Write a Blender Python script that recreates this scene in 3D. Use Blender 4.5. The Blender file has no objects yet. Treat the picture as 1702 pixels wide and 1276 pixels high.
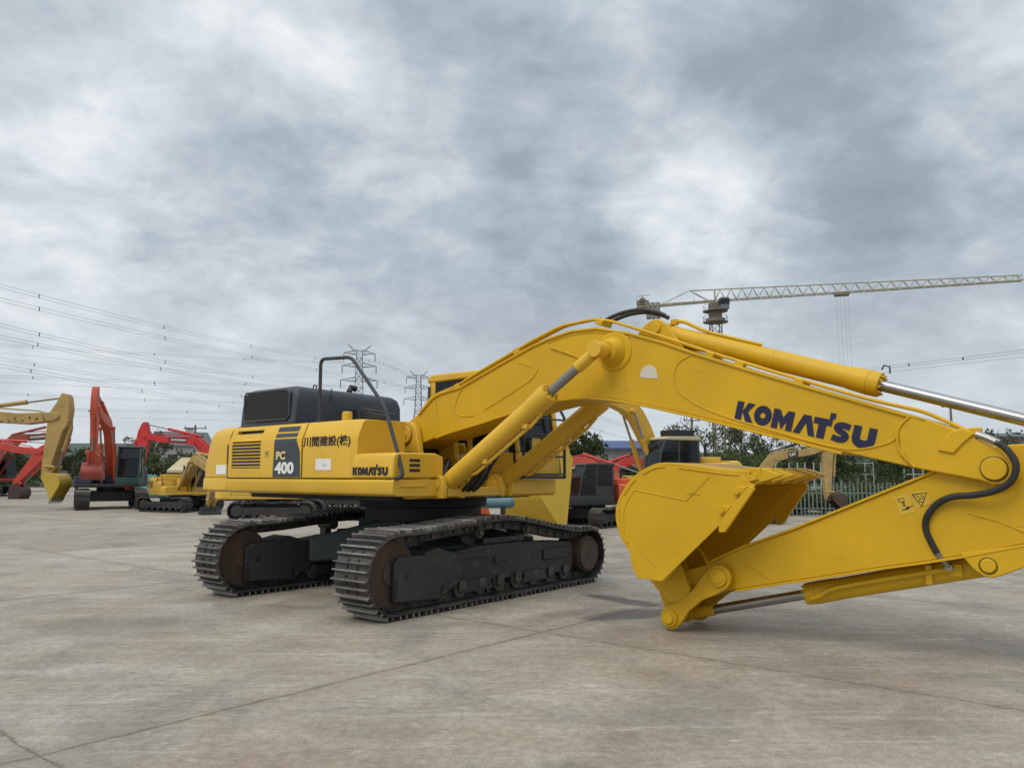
import bpy, bmesh, math, random
from mathutils import Vector, Matrix
R = math.radians
SC = bpy.context.scene
COL = SC.collection

# ------------------------------------------------------------------ camera, sky, sun, exposure
PITCH = math.atan(150/1278)
cam_d = bpy.data.cameras.new('camera'); cam = bpy.data.objects.new('camera', cam_d); COL.objects.link(cam)
cam.location = (0, 0, 1.6); cam.rotation_euler = (R(90)+PITCH, 0, 0)
cam_d.sensor_fit = 'HORIZONTAL'; cam_d.sensor_width = 36; cam_d.lens = 36*1278/1702
cam_d.clip_start = 0.1; cam_d.clip_end = 5000
SC.camera = cam
SC.view_settings.view_transform = 'Standard'; SC.view_settings.look = 'None'
SC.view_settings.exposure = 0.0; SC.view_settings.gamma = 1.0; SC.view_settings.use_curve_mapping = False

SUN_EL, SUN_AZ = 52, 225        # sun behind the cloud, to the left and behind the photographer
sd = Vector((math.cos(R(SUN_EL))*math.cos(R(SUN_AZ)), math.cos(R(SUN_EL))*math.sin(R(SUN_AZ)), math.sin(R(SUN_EL))))
sun_l = bpy.data.lights.new('sun', 'SUN'); sun_l.energy = 1.5; sun_l.angle = R(32); sun_l.color = (1, .945, .86)
sun = bpy.data.objects.new('sun', sun_l); COL.objects.link(sun)
sun.location = (0, 0, 60); sun.rotation_euler = (-sd).to_track_quat('-Z', 'Y').to_euler()

world = bpy.data.worlds.new('World'); SC.world = world; world.use_nodes = True
CLOUDS = [  # world direction, amount (+ bright gap, - dark bank), tightness
    ((-0.289, 0.827, 0.483), 0.20, 260),
    ((-0.207, 0.861, 0.465), 0.22, 300),
    ((-0.125, 0.889, 0.441), 0.20, 300),
    ((-0.060, 0.905, 0.422), 0.18, 320),
    ((0.041, 0.919, 0.392), 0.14, 600),
    ((-0.401, 0.826, 0.396), 0.24, 260),
    ((-0.510, 0.791, 0.338), 0.16, 25),
    ((0.242, 0.927, 0.288), 0.17, 220),
    ((0.199, 0.909, 0.366), 0.15, 260),
    ((0.263, 0.905, 0.334), 0.09, 200),
    ((0.128, 0.866, 0.483), 0.16, 260),
    ((0.493, 0.753, 0.436), 0.34, 150),
    ((0.431, 0.807, 0.404), 0.10, 150),
    ((0.113, 0.932, 0.344), 0.06, 120),
    ((-0.478, 0.853, 0.209), 0.10, 60),
    ((-0.092, 0.847, 0.524), -0.20, 60),
    ((0.072, 0.884, 0.462), -0.16, 110),
    ((-0.349, 0.849, 0.396), -0.16, 180),
    ((-0.417, 0.857, 0.302), -0.14, 80),
    ((-0.001, 0.959, 0.282), -0.20, 60),
    ((0.123, 0.965, 0.232), -0.24, 170),
    ((0.398, 0.841, 0.367), -0.20, 120),
    ((0.476, 0.830, 0.292), -0.24, 70),
    ((0.438, 0.761, 0.478), -0.26, 160),
    ((0.281, 0.826, 0.489), -0.16, 150),
    ((-0.187, 0.914, 0.360), -0.10, 110),
]
def build_world():
    nt = world.node_tree; N = nt.nodes; L = nt.links; N.clear()
    def nd(t, **k):
        n = N.new(t)
        for a, v in k.items(): setattr(n, a, v)
        return n
    def M(op, a, b=None, clamp=False):
        n = nd('ShaderNodeMath', operation=op, use_clamp=clamp)
        for i, v in enumerate((a, b)):
            if v is None: continue
            if isinstance(v, (int, float)): n.inputs[i].default_value = v
            else: L.new(v, n.inputs[i])
        return n.outputs[0]
    tc = nd('ShaderNodeTexCoord'); d = tc.outputs['Generated']
    sx = nd('ShaderNodeSeparateXYZ'); L.new(d, sx.inputs[0])
    z = M('MAXIMUM', sx.outputs[2], 0.0)
    zz = M('ADD', z, .40)
    cx = nd('ShaderNodeCombineXYZ')
    L.new(M('DIVIDE', sx.outputs[0], zz), cx.inputs[0]); L.new(M('DIVIDE', sx.outputs[1], zz), cx.inputs[1])
    def noise(scale, detail, rough, dist, off):
        mp = nd('ShaderNodeMapping'); mp.inputs['Location'].default_value = off
        mp.inputs['Rotation'].default_value = (0, 0, R(-20)); mp.inputs['Scale'].default_value = (.95, 1.05, 1)
        L.new(cx.outputs[0], mp.inputs[0])
        n = nd('ShaderNodeTexNoise'); n.inputs['Scale'].default_value = scale; n.inputs['Detail'].default_value = detail
        n.inputs['Roughness'].default_value = rough; n.inputs['Distortion'].default_value = dist
        L.new(mp.outputs[0], n.inputs['Vector']); return n.outputs[0]
    n1 = noise(3.4, 9, .56, .35, (3.1, 1.7, 0)); n2 = noise(8.0, 9, .58, .3, (7.3, 2.2, 4)); n3 = noise(18, 8, .60, .3, (1.3, 5.2, 9))
    v = M('ADD', M('MULTIPLY', M('SUBTRACT', n1, .5), .95), M('MULTIPLY', M('SUBTRACT', n2, .5), .75))
    v = M('ADD', M('ADD', v, M('MULTIPLY', M('SUBTRACT', n3, .5), .24)), .60)
    for dr, amp, k in CLOUDS:
        vm = nd('ShaderNodeVectorMath', operation='DOT_PRODUCT'); L.new(d, vm.inputs[0])
        vm.inputs[1].default_value = Vector(dr).normalized()
        v = M('ADD', v, M('MULTIPLY', M('EXPONENT', M('MULTIPLY', M('SUBTRACT', vm.outputs['Value'], 1.0), float(k))), amp))
    ramp = nd('ShaderNodeValToRGB'); cr = ramp.color_ramp; cr.interpolation = 'LINEAR'
    cr.elements[0].position = 0.0; cr.elements[0].color = (.29, .35, .41, 1)
    cr.elements[1].position = 1.0; cr.elements[1].color = (.95, .98, 1.0, 1)
    for p, c in ((.30, (.37, .435, .502, 1)), (.52, (.50, .572, .635, 1)), (.74, (.70, .76, .81, 1))):
        e = cr.elements.new(p); e.color = c
    L.new(v, ramp.inputs[0])
    # pale veil low over the horizon
    hz = nd('ShaderNodeMapRange'); hz.inputs['From Min'].default_value = 0.0; hz.inputs['From Max'].default_value = .26
    hz.inputs['To Min'].default_value = .85; hz.inputs['To Max'].default_value = 0.0
    L.new(z, hz.inputs[0])
    mx = nd('ShaderNodeMix', data_type='RGBA'); L.new(hz.outputs[0], mx.inputs['Factor'])
    L.new(ramp.outputs[0], mx.inputs['A']); mx.inputs['B'].default_value = (.70, .755, .80, 1)
    # an overcast sky is brightest overhead
    zb = nd('ShaderNodeMapRange'); zb.inputs['From Min'].default_value = .52; zb.inputs['From Max'].default_value = .95
    zb.inputs['To Min'].default_value = 1.0; zb.inputs['To Max'].default_value = 2.1
    L.new(z, zb.inputs[0])
    b1 = nd('ShaderNodeBackground'); L.new(mx.outputs['Result'], b1.inputs[0]); L.new(zb.outputs[0], b1.inputs[1])
    sky = nd('ShaderNodeTexSky', sky_type='NISHITA', sun_disc=False)
    sky.sun_elevation = R(SUN_EL); sky.sun_rotation = R(90-SUN_AZ); sky.dust_density = 4
    b2 = nd('ShaderNodeBackground'); L.new(sky.outputs[0], b2.inputs[0]); b2.inputs[1].default_value = .06
    mixs = nd('ShaderNodeMixShader'); mixs.inputs[0].default_value = .92
    L.new(b2.outputs[0], mixs.inputs[1]); L.new(b1.outputs[0], mixs.inputs[2])
    out = nd('ShaderNodeOutputWorld'); L.new(mixs.outputs[0], out.inputs[0])
build_world()

# ------------------------------------------------------------------ materials
MATS = {}
def _mat(name):
    m = bpy.data.materials.new(name); m.use_nodes = True; nt = m.node_tree
    return m, nt, nt.nodes['Principled BSDF']
def paint(name, rgb, rough=.45, var=.12, dirt=.18, dirtcol=(.16,.12,.08), scale=1.0, metallic=0.0, bump=.02, spec=.45, island=0, chips=0):
    """painted or bare metal: slight mottling, dust patches with a shape of their own, faint waviness"""
    if name in MATS: return MATS[name]
    m, nt, p = _mat(name); N, L = nt.nodes, nt.links
    tc = N.new('ShaderNodeTexCoord')
    a = N.new('ShaderNodeTexNoise'); a.inputs['Scale'].default_value = 1.7*scale; a.inputs['Detail'].default_value = 6
    b = N.new('ShaderNodeTexNoise'); b.inputs['Scale'].default_value = 9*scale; b.inputs['Detail'].default_value = 8; b.inputs['Roughness'].default_value = .68
    L.new(tc.outputs['Object'], a.inputs['Vector']); L.new(tc.outputs['Object'], b.inputs['Vector'])
    r1 = N.new('ShaderNodeValToRGB'); r1.color_ramp.elements[0].position = .3; r1.color_ramp.elements[1].position = .7
    lo = tuple(c*(1-var) for c in rgb); hi = tuple(min(1, c*(1+var*.8)) for c in rgb)
    r1.color_ramp.elements[0].color = (*lo, 1); r1.color_ramp.elements[1].color = (*hi, 1)
    L.new(a.outputs[0], r1.inputs[0])
    r2 = N.new('ShaderNodeValToRGB'); r2.color_ramp.elements[0].position = .55; r2.color_ramp.elements[1].position = .78
    r2.color_ramp.elements[0].color = (0, 0, 0, 1); r2.color_ramp.elements[1].color = (dirt, dirt, dirt, 1)
    L.new(b.outputs[0], r2.inputs[0])
    mx = N.new('ShaderNodeMix'); mx.data_type = 'RGBA'; L.new(r2.outputs[0], mx.inputs['Factor'])
    L.new(r1.outputs[0], mx.inputs['A']); mx.inputs['B'].default_value = (*dirtcol, 1)
    res = mx.outputs['Result']
    if chips:                                        # sparse chips and short scuffs
        for scl, st, lo_ in ((26, (1, 1, 1), .70), (9, (.25, 1, 2.2), .69)):
            mp = N.new('ShaderNodeMapping'); mp.inputs['Scale'].default_value = st; mp.inputs['Rotation'].default_value = (0, .5, .3); L.new(tc.outputs['Object'], mp.inputs[0])
            c = N.new('ShaderNodeTexNoise'); c.inputs['Scale'].default_value = scl; c.inputs['Detail'].default_value = 4; c.inputs['Roughness'].default_value = .6; L.new(mp.outputs[0], c.inputs['Vector'])
            q = N.new('ShaderNodeMapRange'); q.inputs['From Min'].default_value = lo_; q.inputs['From Max'].default_value = lo_+.03; q.inputs['To Max'].default_value = chips; L.new(c.outputs[0], q.inputs[0])
            m3 = N.new('ShaderNodeMix'); m3.data_type = 'RGBA'; L.new(q.outputs[0], m3.inputs['Factor']); L.new(res, m3.inputs['A']); m3.inputs['B'].default_value = (rgb[0]*.35, rgb[1]*.32, rgb[2]+.02, 1); res = m3.outputs['Result']
    if island:                                       # every shoe a little different
        g = N.new('ShaderNodeNewGeometry'); k = N.new('ShaderNodeMapRange'); k.inputs['To Min'].default_value = 1-island; k.inputs['To Max'].default_value = 1+island
        L.new(g.outputs['Random Per Island'], k.inputs[0]); m2 = N.new('ShaderNodeMix'); m2.data_type = 'RGBA'; m2.blend_type = 'MULTIPLY'; m2.inputs['Factor'].default_value = 1
        L.new(res, m2.inputs['A']); L.new(k.outputs[0], m2.inputs['B']); res = m2.outputs['Result']
    L.new(res, p.inputs['Base Color'])
    mr = N.new('ShaderNodeMapRange'); mr.inputs['To Min'].default_value = rough-.08; mr.inputs['To Max'].default_value = min(1, rough+.16)
    L.new(b.outputs[0], mr.inputs[0]); L.new(mr.outputs[0], p.inputs['Roughness'])
    p.inputs['Metallic'].default_value = metallic
    p.inputs['Specular IOR Level'].default_value = spec
    if bump:
        bp = N.new('ShaderNodeBump'); bp.inputs['Strength'].default_value = bump*4; bp.inputs['Distance'].default_value = .01
        L.new(a.outputs[0], bp.inputs['Height']); L.new(bp.outputs[0], p.inputs['Normal'])
    MATS[name] = m; return m
def glass(name, tint, alpha=.55):
    if name in MATS: return MATS[name]
    m, nt, p = _mat(name); N, L = nt.nodes, nt.links
    p.inputs['Base Color'].default_value = (*tint, 1); p.inputs['Roughness'].default_value = .06
    ns = N.new('ShaderNodeTexNoise'); ns.inputs['Scale'].default_value = 3
    mr = N.new('ShaderNodeMapRange'); mr.inputs['To Min'].default_value = .03; mr.inputs['To Max'].default_value = .14
    L.new(ns.outputs[0], mr.inputs[0]); L.new(mr.outputs[0], p.inputs['Roughness'])
    t = N.new('ShaderNodeBsdfTransparent'); t.inputs[0].default_value = (.62, .66, .66, 1)
    mx = N.new('ShaderNodeMixShader'); mx.inputs[0].default_value = alpha
    L.new(t.outputs[0], mx.inputs[1]); L.new(p.outputs[0], mx.inputs[2])
    L.new(mx.outputs[0], N['Material Output'].inputs[0])
    MATS[name] = m; return m
M_BODY = lambda: paint('body_yellow', (.69, .415, .036), .40, .07, .14, spec=.40, bump=.04, chips=.35)
M_BOOM = lambda: paint('boom_yellow', (.62, .365, .009), .44, .08, .20, (.33, .25, .12), spec=.34, bump=.05, chips=.5)
M_SHOE = lambda: paint('track_steel', (.060, .055, .050), .5, .35, .6, (.12, .085, .055), 2.2, .3, .05, island=.45)
M_BAR = lambda: paint('worn_steel', (.185, .172, .158), .42, .35, .55, (.10, .075, .05), 3, .45, .03, island=.5)
M_FRAME = lambda: paint('undercarriage_black', (.030, .029, .028), .62, .45, .9, (.125, .102, .078), .8, 0, .08)
M_TEAL = lambda: paint('carbody_dark', (.026, .036, .039), .55, .3, .35, (.05, .045, .04))
M_HOOD = lambda: paint('hood_grey', (.048, .056, .068), .5, .12, .2, (.09, .085, .08))
M_BLACK = lambda: paint('black_paint', (.018, .018, .02), .45, .2, .2, (.05, .045, .04))
M_RUBBER = lambda: paint('rubber', (.022, .021, .020), .55, .25, .4, (.07, .06, .05), 3)
M_CHROME = lambda: paint('chrome_rod', (.33, .325, .32), .30, .05, .05, (.4, .38, .35), 1, 1.0, 0)
M_STEEL = lambda: paint('plain_steel', (.34, .33, .31), .4, .15, .3, (.16, .11, .08), 3, .8, .02)
M_RUST = lambda: paint('rusty_disc', (.075, .050, .035), .75, .3, .5, (.05, .035, .028), 2.4)
M_NAVY = lambda: paint('navy_letter', (.014, .014, .052), .4, .1, .05)
M_WHITE = lambda: paint('white_letter', (.80, .78, .74), .5, .06, .1)
M_CREAM = lambda: paint('cream_letter', (.78, .62, .30), .5, .06, .1)
M_INK = lambda: paint('black_ink', (.025, .018, .02), .5, .1, .05)
M_GLASS = lambda: glass('cab_glass', (.014, .017, .022), .58)
M_INNER = lambda: paint('bucket_inside', (.56, .305, .006), .5, .08, .25, (.20, .12, .04))

def leafmat(name, dark, light):
    if name in MATS: return MATS[name]
    m, nt, p = _mat(name); N, L = nt.nodes, nt.links
    g = N.new('ShaderNodeNewGeometry'); r = N.new('ShaderNodeValToRGB')
    r.color_ramp.elements[0].color = (*dark, 1); r.color_ramp.elements[1].color = (*light, 1)
    L.new(g.outputs['Random Per Island'], r.inputs[0]); L.new(r.outputs[0], p.inputs['Base Color'])
    p.inputs['Roughness'].default_value = .65; p.inputs['Specular IOR Level'].default_value = .25
    tr = N.new('ShaderNodeBsdfTranslucent'); L.new(r.outputs[0], tr.inputs[0])
    mx = N.new('ShaderNodeMixShader'); mx.inputs[0].default_value = .3
    L.new(p.outputs[0], mx.inputs[1]); L.new(tr.outputs[0], mx.inputs[2]); L.new(mx.outputs[0], N['Material Output'].inputs[0])
    MATS[name] = m; return m

def concrete():
    m, nt, p = _mat('yard_concrete'); N, L = nt.nodes, nt.links
    def nd(t, **k):
        n = N.new(t)
        for a, v in k.items(): setattr(n, a, v)
        return n
    def Mt(op, a, b=None, clamp=False):
        n = nd('ShaderNodeMath', operation=op, use_clamp=clamp)
        for i, v in enumerate((a, b)):
            if v is None: continue
            if isinstance(v, (int, float)): n.inputs[i].default_value = v
            else: L.new(v, n.inputs[i])
        return n.outputs[0]
    tc = nd('ShaderNodeTexCoord'); co = tc.outputs['Object']
    def noise(scale, detail=6, rough=.6, stretch=None, rot=0, dist=0, off=(0, 0, 0)):
        v = co
        mp = nd('ShaderNodeMapping'); mp.inputs['Rotation'].default_value = (0, 0, R(rot)); mp.inputs['Location'].default_value = off
        if stretch: mp.inputs['Scale'].default_value = stretch
        L.new(v, mp.inputs[0]); v = mp.outputs[0]
        n = nd('ShaderNodeTexNoise'); n.inputs['Scale'].default_value = scale; n.inputs['Detail'].default_value = detail
        n.inputs['Roughness'].default_value = rough; n.inputs['Distortion'].default_value = dist
        L.new(v, n.inputs['Vector']); return n.outputs[0]
    def ramp(f, stops):
        r = nd('ShaderNodeValToRGB'); cr = r.color_ramp
        cr.elements[0].position, cr.elements[0].color = stops[0][0], (*stops[0][1], 1)
        cr.elements[1].position, cr.elements[1].color = stops[-1][0], (*stops[-1][1], 1)
        for q, c in stops[1:-1]:
            e = cr.elements.new(q); e.color = (*c, 1)
        L.new(f, r.inputs[0]); return r.outputs[0]
    def mix(f, a, b, bt='MIX'):
        x = nd('ShaderNodeMix', data_type='RGBA', blend_type=bt)
        for s, v in (('Factor', f), ('A', a), ('B', b)):
            if isinstance(v, (int, float)): x.inputs[s].default_value = v
            elif isinstance(v, tuple): x.inputs[s].default_value = (*v, 1)
            else: L.new(v, x.inputs[s])
        return x.outputs['Result']
    def step(f, a, b):
        r = nd('ShaderNodeMapRange'); r.inputs['From Min'].default_value = a; r.inputs['From Max'].default_value = b
        L.new(f, r.inputs[0]); return r.outputs[0]
    big = noise(.22, 7, .62, None, 0, .4); mid = noise(1.1, 8, .68, None, 10, .3); fine = noise(14, 8, .75); grit = noise(90, 3, .7)
    streak = noise(1.3, 7, .7, (.35, 2.2, 1), 40); streak2 = noise(3.0, 7, .7, (.22, 2.4, 1), -6, .4, (4, 9, 0))
    base = ramp(big, [(.30, (0.201, 0.168, 0.130)), (.5, (0.277, 0.242, 0.191)), (.70, (0.356, 0.319, 0.257))])
    base = mix(.55, base, ramp(mid, [(.32, (0.170, 0.142, 0.109)), (.5, (0.277, 0.243, 0.194)), (.68, (0.413, 0.374, 0.308))]))
    base = mix(Mt('MULTIPLY', step(streak, .50, .68), .40), base, (0.413, 0.375, 0.310))
    base = mix(Mt('MULTIPLY', step(streak2, .54, .66), .34), base, (0.475, 0.436, 0.365))
    base = mix(Mt('MULTIPLY', step(streak2, .46, .30), .22), base, (0.175, 0.145, 0.109))
    rust = noise(.55, 6, .6, None, 0, .6, (31, 7, 0))
    base = mix(Mt('MULTIPLY', step(rust, .50, .68), .32), base, (0.279, 0.191, 0.130))
    blotch = noise(.75, 8, .62, None, 25, .5, (17, 3, 0)); base = mix(Mt('MULTIPLY', step(blotch, .52, .62), .36), base, (.135, .122, .100))
    pale = noise(5.5, 6, .7, (.6, 1.5, 1), -10, 0, (3, 27, 0)); base = mix(Mt('MULTIPLY', step(pale, .60, .70), .5), base, (.44, .425, .385))
    base = mix(1.0, base, ramp(fine, [(.30, (.72, .70, .67)), (.52, (1.0, 1.0, 1.0)), (.72, (1.30, 1.30, 1.29))]), 'MULTIPLY')
    base = mix(1.0, base, ramp(grit, [(.34, (.66, .65, .63)), (.5, (1.0, 1.0, 1.0)), (.66, (1.20, 1.20, 1.19))]), 'MULTIPLY')
    base = mix(1.0, base, (1.14, 1.145, 1.17), 'MULTIPLY')
    # slab joints: two families of saw cuts, wandering a little, crumbled here and there
    sx = nd('ShaderNodeSeparateXYZ'); L.new(co, sx.inputs[0])
    wob = Mt('MULTIPLY', Mt('SUBTRACT', noise(2.3, 8, .7), .5), .10); wob2 = Mt('MULTIPLY', Mt('SUBTRACT', noise(9, 6, .7), .5), .07)
    def joint(nx, ny, off, per, w0, slabs=None):
        q = Mt('ADD', Mt('MULTIPLY', sx.outputs[0], nx), Mt('MULTIPLY', sx.outputs[1], ny))
        q = Mt('ADD', Mt('ADD', q, wob), wob2)
        q = Mt('SUBTRACT', q, off); f = Mt('DIVIDE', q, per); ff = Mt('SUBTRACT', f, Mt('FLOOR', f))
        dd = Mt('MULTIPLY', Mt('MINIMUM', ff, Mt('SUBTRACT', 1.0, ff)), per)
        idx = Mt('FLOOR', f)
        return dd, idx
    d1, i1 = joint(-.755, .656, 5.08, 6.45, .02); d2, i2 = joint(.636, .772, 6.45, 4.6, .02)
    crumb = noise(3.5, 8, .75, None, 0, 0, (5, 3, 0))
    jw = Mt('ADD', Mt('MULTIPLY', Mt('MAXIMUM', Mt('SUBTRACT', crumb, .45), 0.0), .20), .012)
    def line(dd, wmul=1.0): return Mt('SUBTRACT', 1.0, Mt('DIVIDE', dd, Mt('MULTIPLY', jw, wmul)), True)
    jm = Mt('MAXIMUM', line(d1), line(d2, .75))
    halo = Mt('MAXIMUM', Mt('SUBTRACT', 1.0, Mt('DIVIDE', d1, .22), True), Mt('SUBTRACT', 1.0, Mt('DIVIDE', d2, .14), True))
    slab = nd('ShaderNodeTexWhiteNoise', noise_dimensions='2D'); cb = nd('ShaderNodeCombineXYZ'); L.new(i1, cb.inputs[0]); L.new(i2, cb.inputs[1]); L.new(cb.outputs[0], slab.inputs['Vector'])
    sl = nd('ShaderNodeMapRange'); sl.inputs['To Min'].default_value = .90; sl.inputs['To Max'].default_value = 1.07; L.new(slab.outputs['Value'], sl.inputs[0])
    base = mix(1.0, base, sl.outputs[0], 'MULTIPLY')
    base = mix(Mt('MULTIPLY', halo, Mt('MULTIPLY', step(mid, .30, .60), .45)), base, (0.206, 0.172, 0.130))
    # hairline cracks
    vor = nd('ShaderNodeTexVoronoi', feature='DISTANCE_TO_EDGE'); vor.inputs['Scale'].default_value = .33
    wv = nd('ShaderNodeVectorMath', operation='ADD'); nz = nd('ShaderNodeTexNoise'); nz.inputs['Scale'].default_value = .9; nz.inputs['Detail'].default_value = 7
    L.new(co, nz.inputs['Vector']); sc = nd('ShaderNodeVectorMath', operation='SCALE'); sc.inputs['Scale'].default_value = 1.6
    L.new(nz.outputs['Color'], sc.inputs[0]); L.new(co, wv.inputs[0]); L.new(sc.outputs[0], wv.inputs[1]); L.new(wv.outputs[0], vor.inputs['Vector'])
    ck = Mt('MULTIPLY', Mt('SUBTRACT', 1.0, Mt('DIVIDE', vor.outputs['Distance'], .006), True), step(noise(.4, 3, .5, None, 0, 0, (2, 8, 0)), .52, .62))
    base = mix(Mt('MULTIPLY', ck, .25), base, (.12, .10, .085))
    base = mix(Mt('MULTIPLY', jm, .5), base, (.075, .065, .052))
    # damp oil stains by the excavator
    def blot(x, y, rx, ry, rot, edge=.3):
        mp = nd('ShaderNodeMapping', vector_type='TEXTURE'); mp.inputs['Location'].default_value = (x, y, 0); mp.inputs['Rotation'].default_value = (0, 0, R(rot)); mp.inputs['Scale'].default_value = (rx, ry, 1)
        L.new(co, mp.inputs[0]); ln = nd('ShaderNodeVectorMath', operation='LENGTH'); L.new(mp.outputs[0], ln.inputs[0])
        q = Mt('ADD', ln.outputs['Value'], Mt('MULTIPLY', Mt('SUBTRACT', noise(2.2, 6, .6, None, 0, 0, (x, y, 1)), .5), 1.3))
        return Mt('SUBTRACT', 1.0, step(q, 1-edge, 1+edge))
    st = Mt('MAXIMUM', blot(1.35, 9.1, .62, .24, 25, .2), blot(1.45, 10.05, .62, .17, -52, .25))
    st = Mt('MAXIMUM', st, Mt('MULTIPLY', blot(-4.2, 8.6, 1.6, .5, 35, .6), .22))
    st = Mt('MAXIMUM', st, Mt('MULTIPLY', blot(.6, 9.1, .7, .2, 48, .5), .4))
    base = mix(Mt('MULTIPLY', st, .85), base, (.070, .060, .050))
    L.new(base, p.inputs['Base Color'])
    rg = nd('ShaderNodeMapRange'); rg.inputs['To Min'].default_value = .62; rg.inputs['To Max'].default_value = .92; L.new(mid, rg.inputs[0])
    rr = Mt('SUBTRACT', rg.outputs[0], Mt('MULTIPLY', st, .25)); L.new(rr, p.inputs['Roughness'])
    p.inputs['Specular IOR Level'].default_value = .3
    h = Mt('ADD', Mt('MULTIPLY', fine, .25), Mt('MULTIPLY', mid, .6)); h = Mt('SUBTRACT', h, Mt('MULTIPLY', jm, 1.4))
    bp = nd('ShaderNodeBump'); bp.inputs['Strength'].default_value = .5; bp.inputs['Distance'].default_value = .02
    L.new(h, bp.inputs['Height']); L.new(bp.outputs[0], p.inputs['Normal'])
    return m

# ------------------------------------------------------------------ mesh helpers
class MB:
    """collects boxes, prisms, rods and tubes; build() links them as ONE mesh object"""
    def __init__(s): s.v = []; s.f = []
    def add(s, vs, fs):
        o = len(s.v); s.v += [tuple(v) for v in vs]; s.f += [[o+i for i in f] for f in fs]; return s
    def box(s, c, d, m=None):
        x, y, z = d[0]/2, d[1]/2, d[2]/2
        vs = [Vector((sx*x, sy*y, sz*z)) for sx in (-1, 1) for sy in (-1, 1) for sz in (-1, 1)]
        if m is not None: vs = [m @ v for v in vs]
        vs = [v+Vector(c) for v in vs]
        return s.add(vs, [(0, 1, 3, 2), (4, 6, 7, 5), (0, 4, 5, 1), (2, 3, 7, 6), (0, 2, 6, 4), (1, 5, 7, 3)])
    def span(s, x0, x1, y0, y1, z0, z1):
        return s.box(((x0+x1)/2, (y0+y1)/2, (z0+z1)/2), (abs(x1-x0), abs(y1-y0), abs(z1-z0)))
    def side(s, poly, w0, w1):
        """profile (u, z) in the machine's side view, extruded across it from w0 to w1 (w to the machine's right)"""
        n = len(poly); vs = [(u, -w0, z) for u, z in poly]+[(u, -w1, z) for u, z in poly]
        return s.add(vs, [tuple(range(n)), tuple(range(2*n-1, n-1, -1))]+[(i, i+n, (i+1) % n+n, (i+1) % n) for i in range(n)])
    def cross(s, poly, u0, u1):
        """profile (w, z) extruded along u"""
        n = len(poly); vs = [(u0, -w, z) for w, z in poly]+[(u1, -w, z) for w, z in poly]
        return s.add(vs, [tuple(range(n)), tuple(range(2*n-1, n-1, -1))]+[(i, i+n, (i+1) % n+n, (i+1) % n) for i in range(n)])
    def plan(s, poly, z0, z1):
        n = len(poly); vs = [(u, -w, z0) for u, w in poly]+[(u, -w, z1) for u, w in poly]
        return s.add(vs, [tuple(range(n)), tuple(range(2*n-1, n-1, -1))]+[(i, i+n, (i+1) % n+n, (i+1) % n) for i in range(n)])
    def plate(s, line, t, w0, w1):
        """bent plate of thickness t following the (u, z) polyline, spanning w0..w1"""
        n = len(line); off = []
        for i in range(n):
            a = Vector(line[max(i-1, 0)]); b = Vector(line[min(i+1, n-1)]); d = (b-a).normalized(); off.append(Vector((-d.y, d.x))*t)
        poly = [tuple(p) for p in line]; back = [(p[0]+o.x, p[1]+o.y) for p, o in zip(line, off)]
        for i in range(n-1):
            q = [poly[i], poly[i+1], back[i+1], back[i]]
            vs = [(u, -w0, z) for u, z in q]+[(u, -w1, z) for u, z in q]
            fs = [(0, 1, 5, 4), (2, 3, 7, 6), (0, 3, 2, 1), (4, 5, 6, 7)]
            if i == 0: fs.append((0, 4, 7, 3))
            if i == n-2: fs.append((1, 2, 6, 5))
            s.add(vs, fs)
        return s
    def rod(s, p0, p1, r0, r1=None, n=20, caps=True):
        r1 = r0 if r1 is None else r1; p0 = Vector(p0); p1 = Vector(p1); d = (p1-p0).normalized()
        a = d.orthogonal().normalized(); b = d.cross(a)
        vs = []
        for p, r in ((p0, r0), (p1, r1)):
            vs += [p+(a*math.cos(2*math.pi*i/n)+b*math.sin(2*math.pi*i/n))*r for i in range(n)]
        fs = [(i, (i+1) % n, (i+1) % n+n, i+n) for i in range(n)]
        if caps: fs += [tuple(range(n-1, -1, -1)), tuple(range(n, 2*n))]
        return s.add(vs, fs)
    def pin(s, u, z, w0, w1, r, r1=None, n=24): return s.rod((u, -w0, z), (u, -w1, z), r, r1, n)
    def tube(s, pts, r, n=8, round_=0, closed=False):
        pts = [Vector(p) for p in pts]
        if round_: pts = smooth(pts, round_)
        m = len(pts); prev = None; rings = []
        for i, p in enumerate(pts):
            d = (pts[min(i+1, m-1)]-pts[max(i-1, 0)]).normalized()
            if prev is None: a = d.orthogonal().normalized()
            else: a = (prev-d*prev.dot(d)).normalized()
            prev = a; b = d.cross(a)
            rr = r[i] if isinstance(r, (list, tuple)) else r
            rings.append([p+(a*math.cos(2*math.pi*k/n)+b*math.sin(2*math.pi*k/n))*rr for k in range(n)])
        vs = [v for rg in rings for v in rg]; fs = []
        for i in range(m-1):
            for k in range(n): fs.append((i*n+k, i*n+(k+1) % n, (i+1)*n+(k+1) % n, (i+1)*n+k))
        fs += [tuple(range(n-1, -1, -1)), tuple(range((m-1)*n, m*n))]
        return s.add(vs, fs)
    def rings(s, rs, cap=True):
        n = len(rs[0]); vs = [v for r in rs for v in r]; fs = []
        for i in range(len(rs)-1):
            for k in range(n): fs.append((i*n+k, i*n+(k+1) % n, (i+1)*n+(k+1) % n, (i+1)*n+k))
        if cap: fs += [tuple(range(n-1, -1, -1)), tuple(range((len(rs)-1)*n, len(rs)*n))]
        return s.add(vs, fs)
    def mesh(s, name, mat, ang=32):
        me = bpy.data.meshes.new(name); me.from_pydata(s.v, [], s.f)
        bm = bmesh.new(); bm.from_mesh(me); bmesh.ops.recalc_face_normals(bm, faces=bm.faces); bm.to_mesh(me); bm.free()
        for p in me.polygons: p.use_smooth = True
        me.set_sharp_from_angle(angle=R(ang)); me.materials.append(mat); return me
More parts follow.
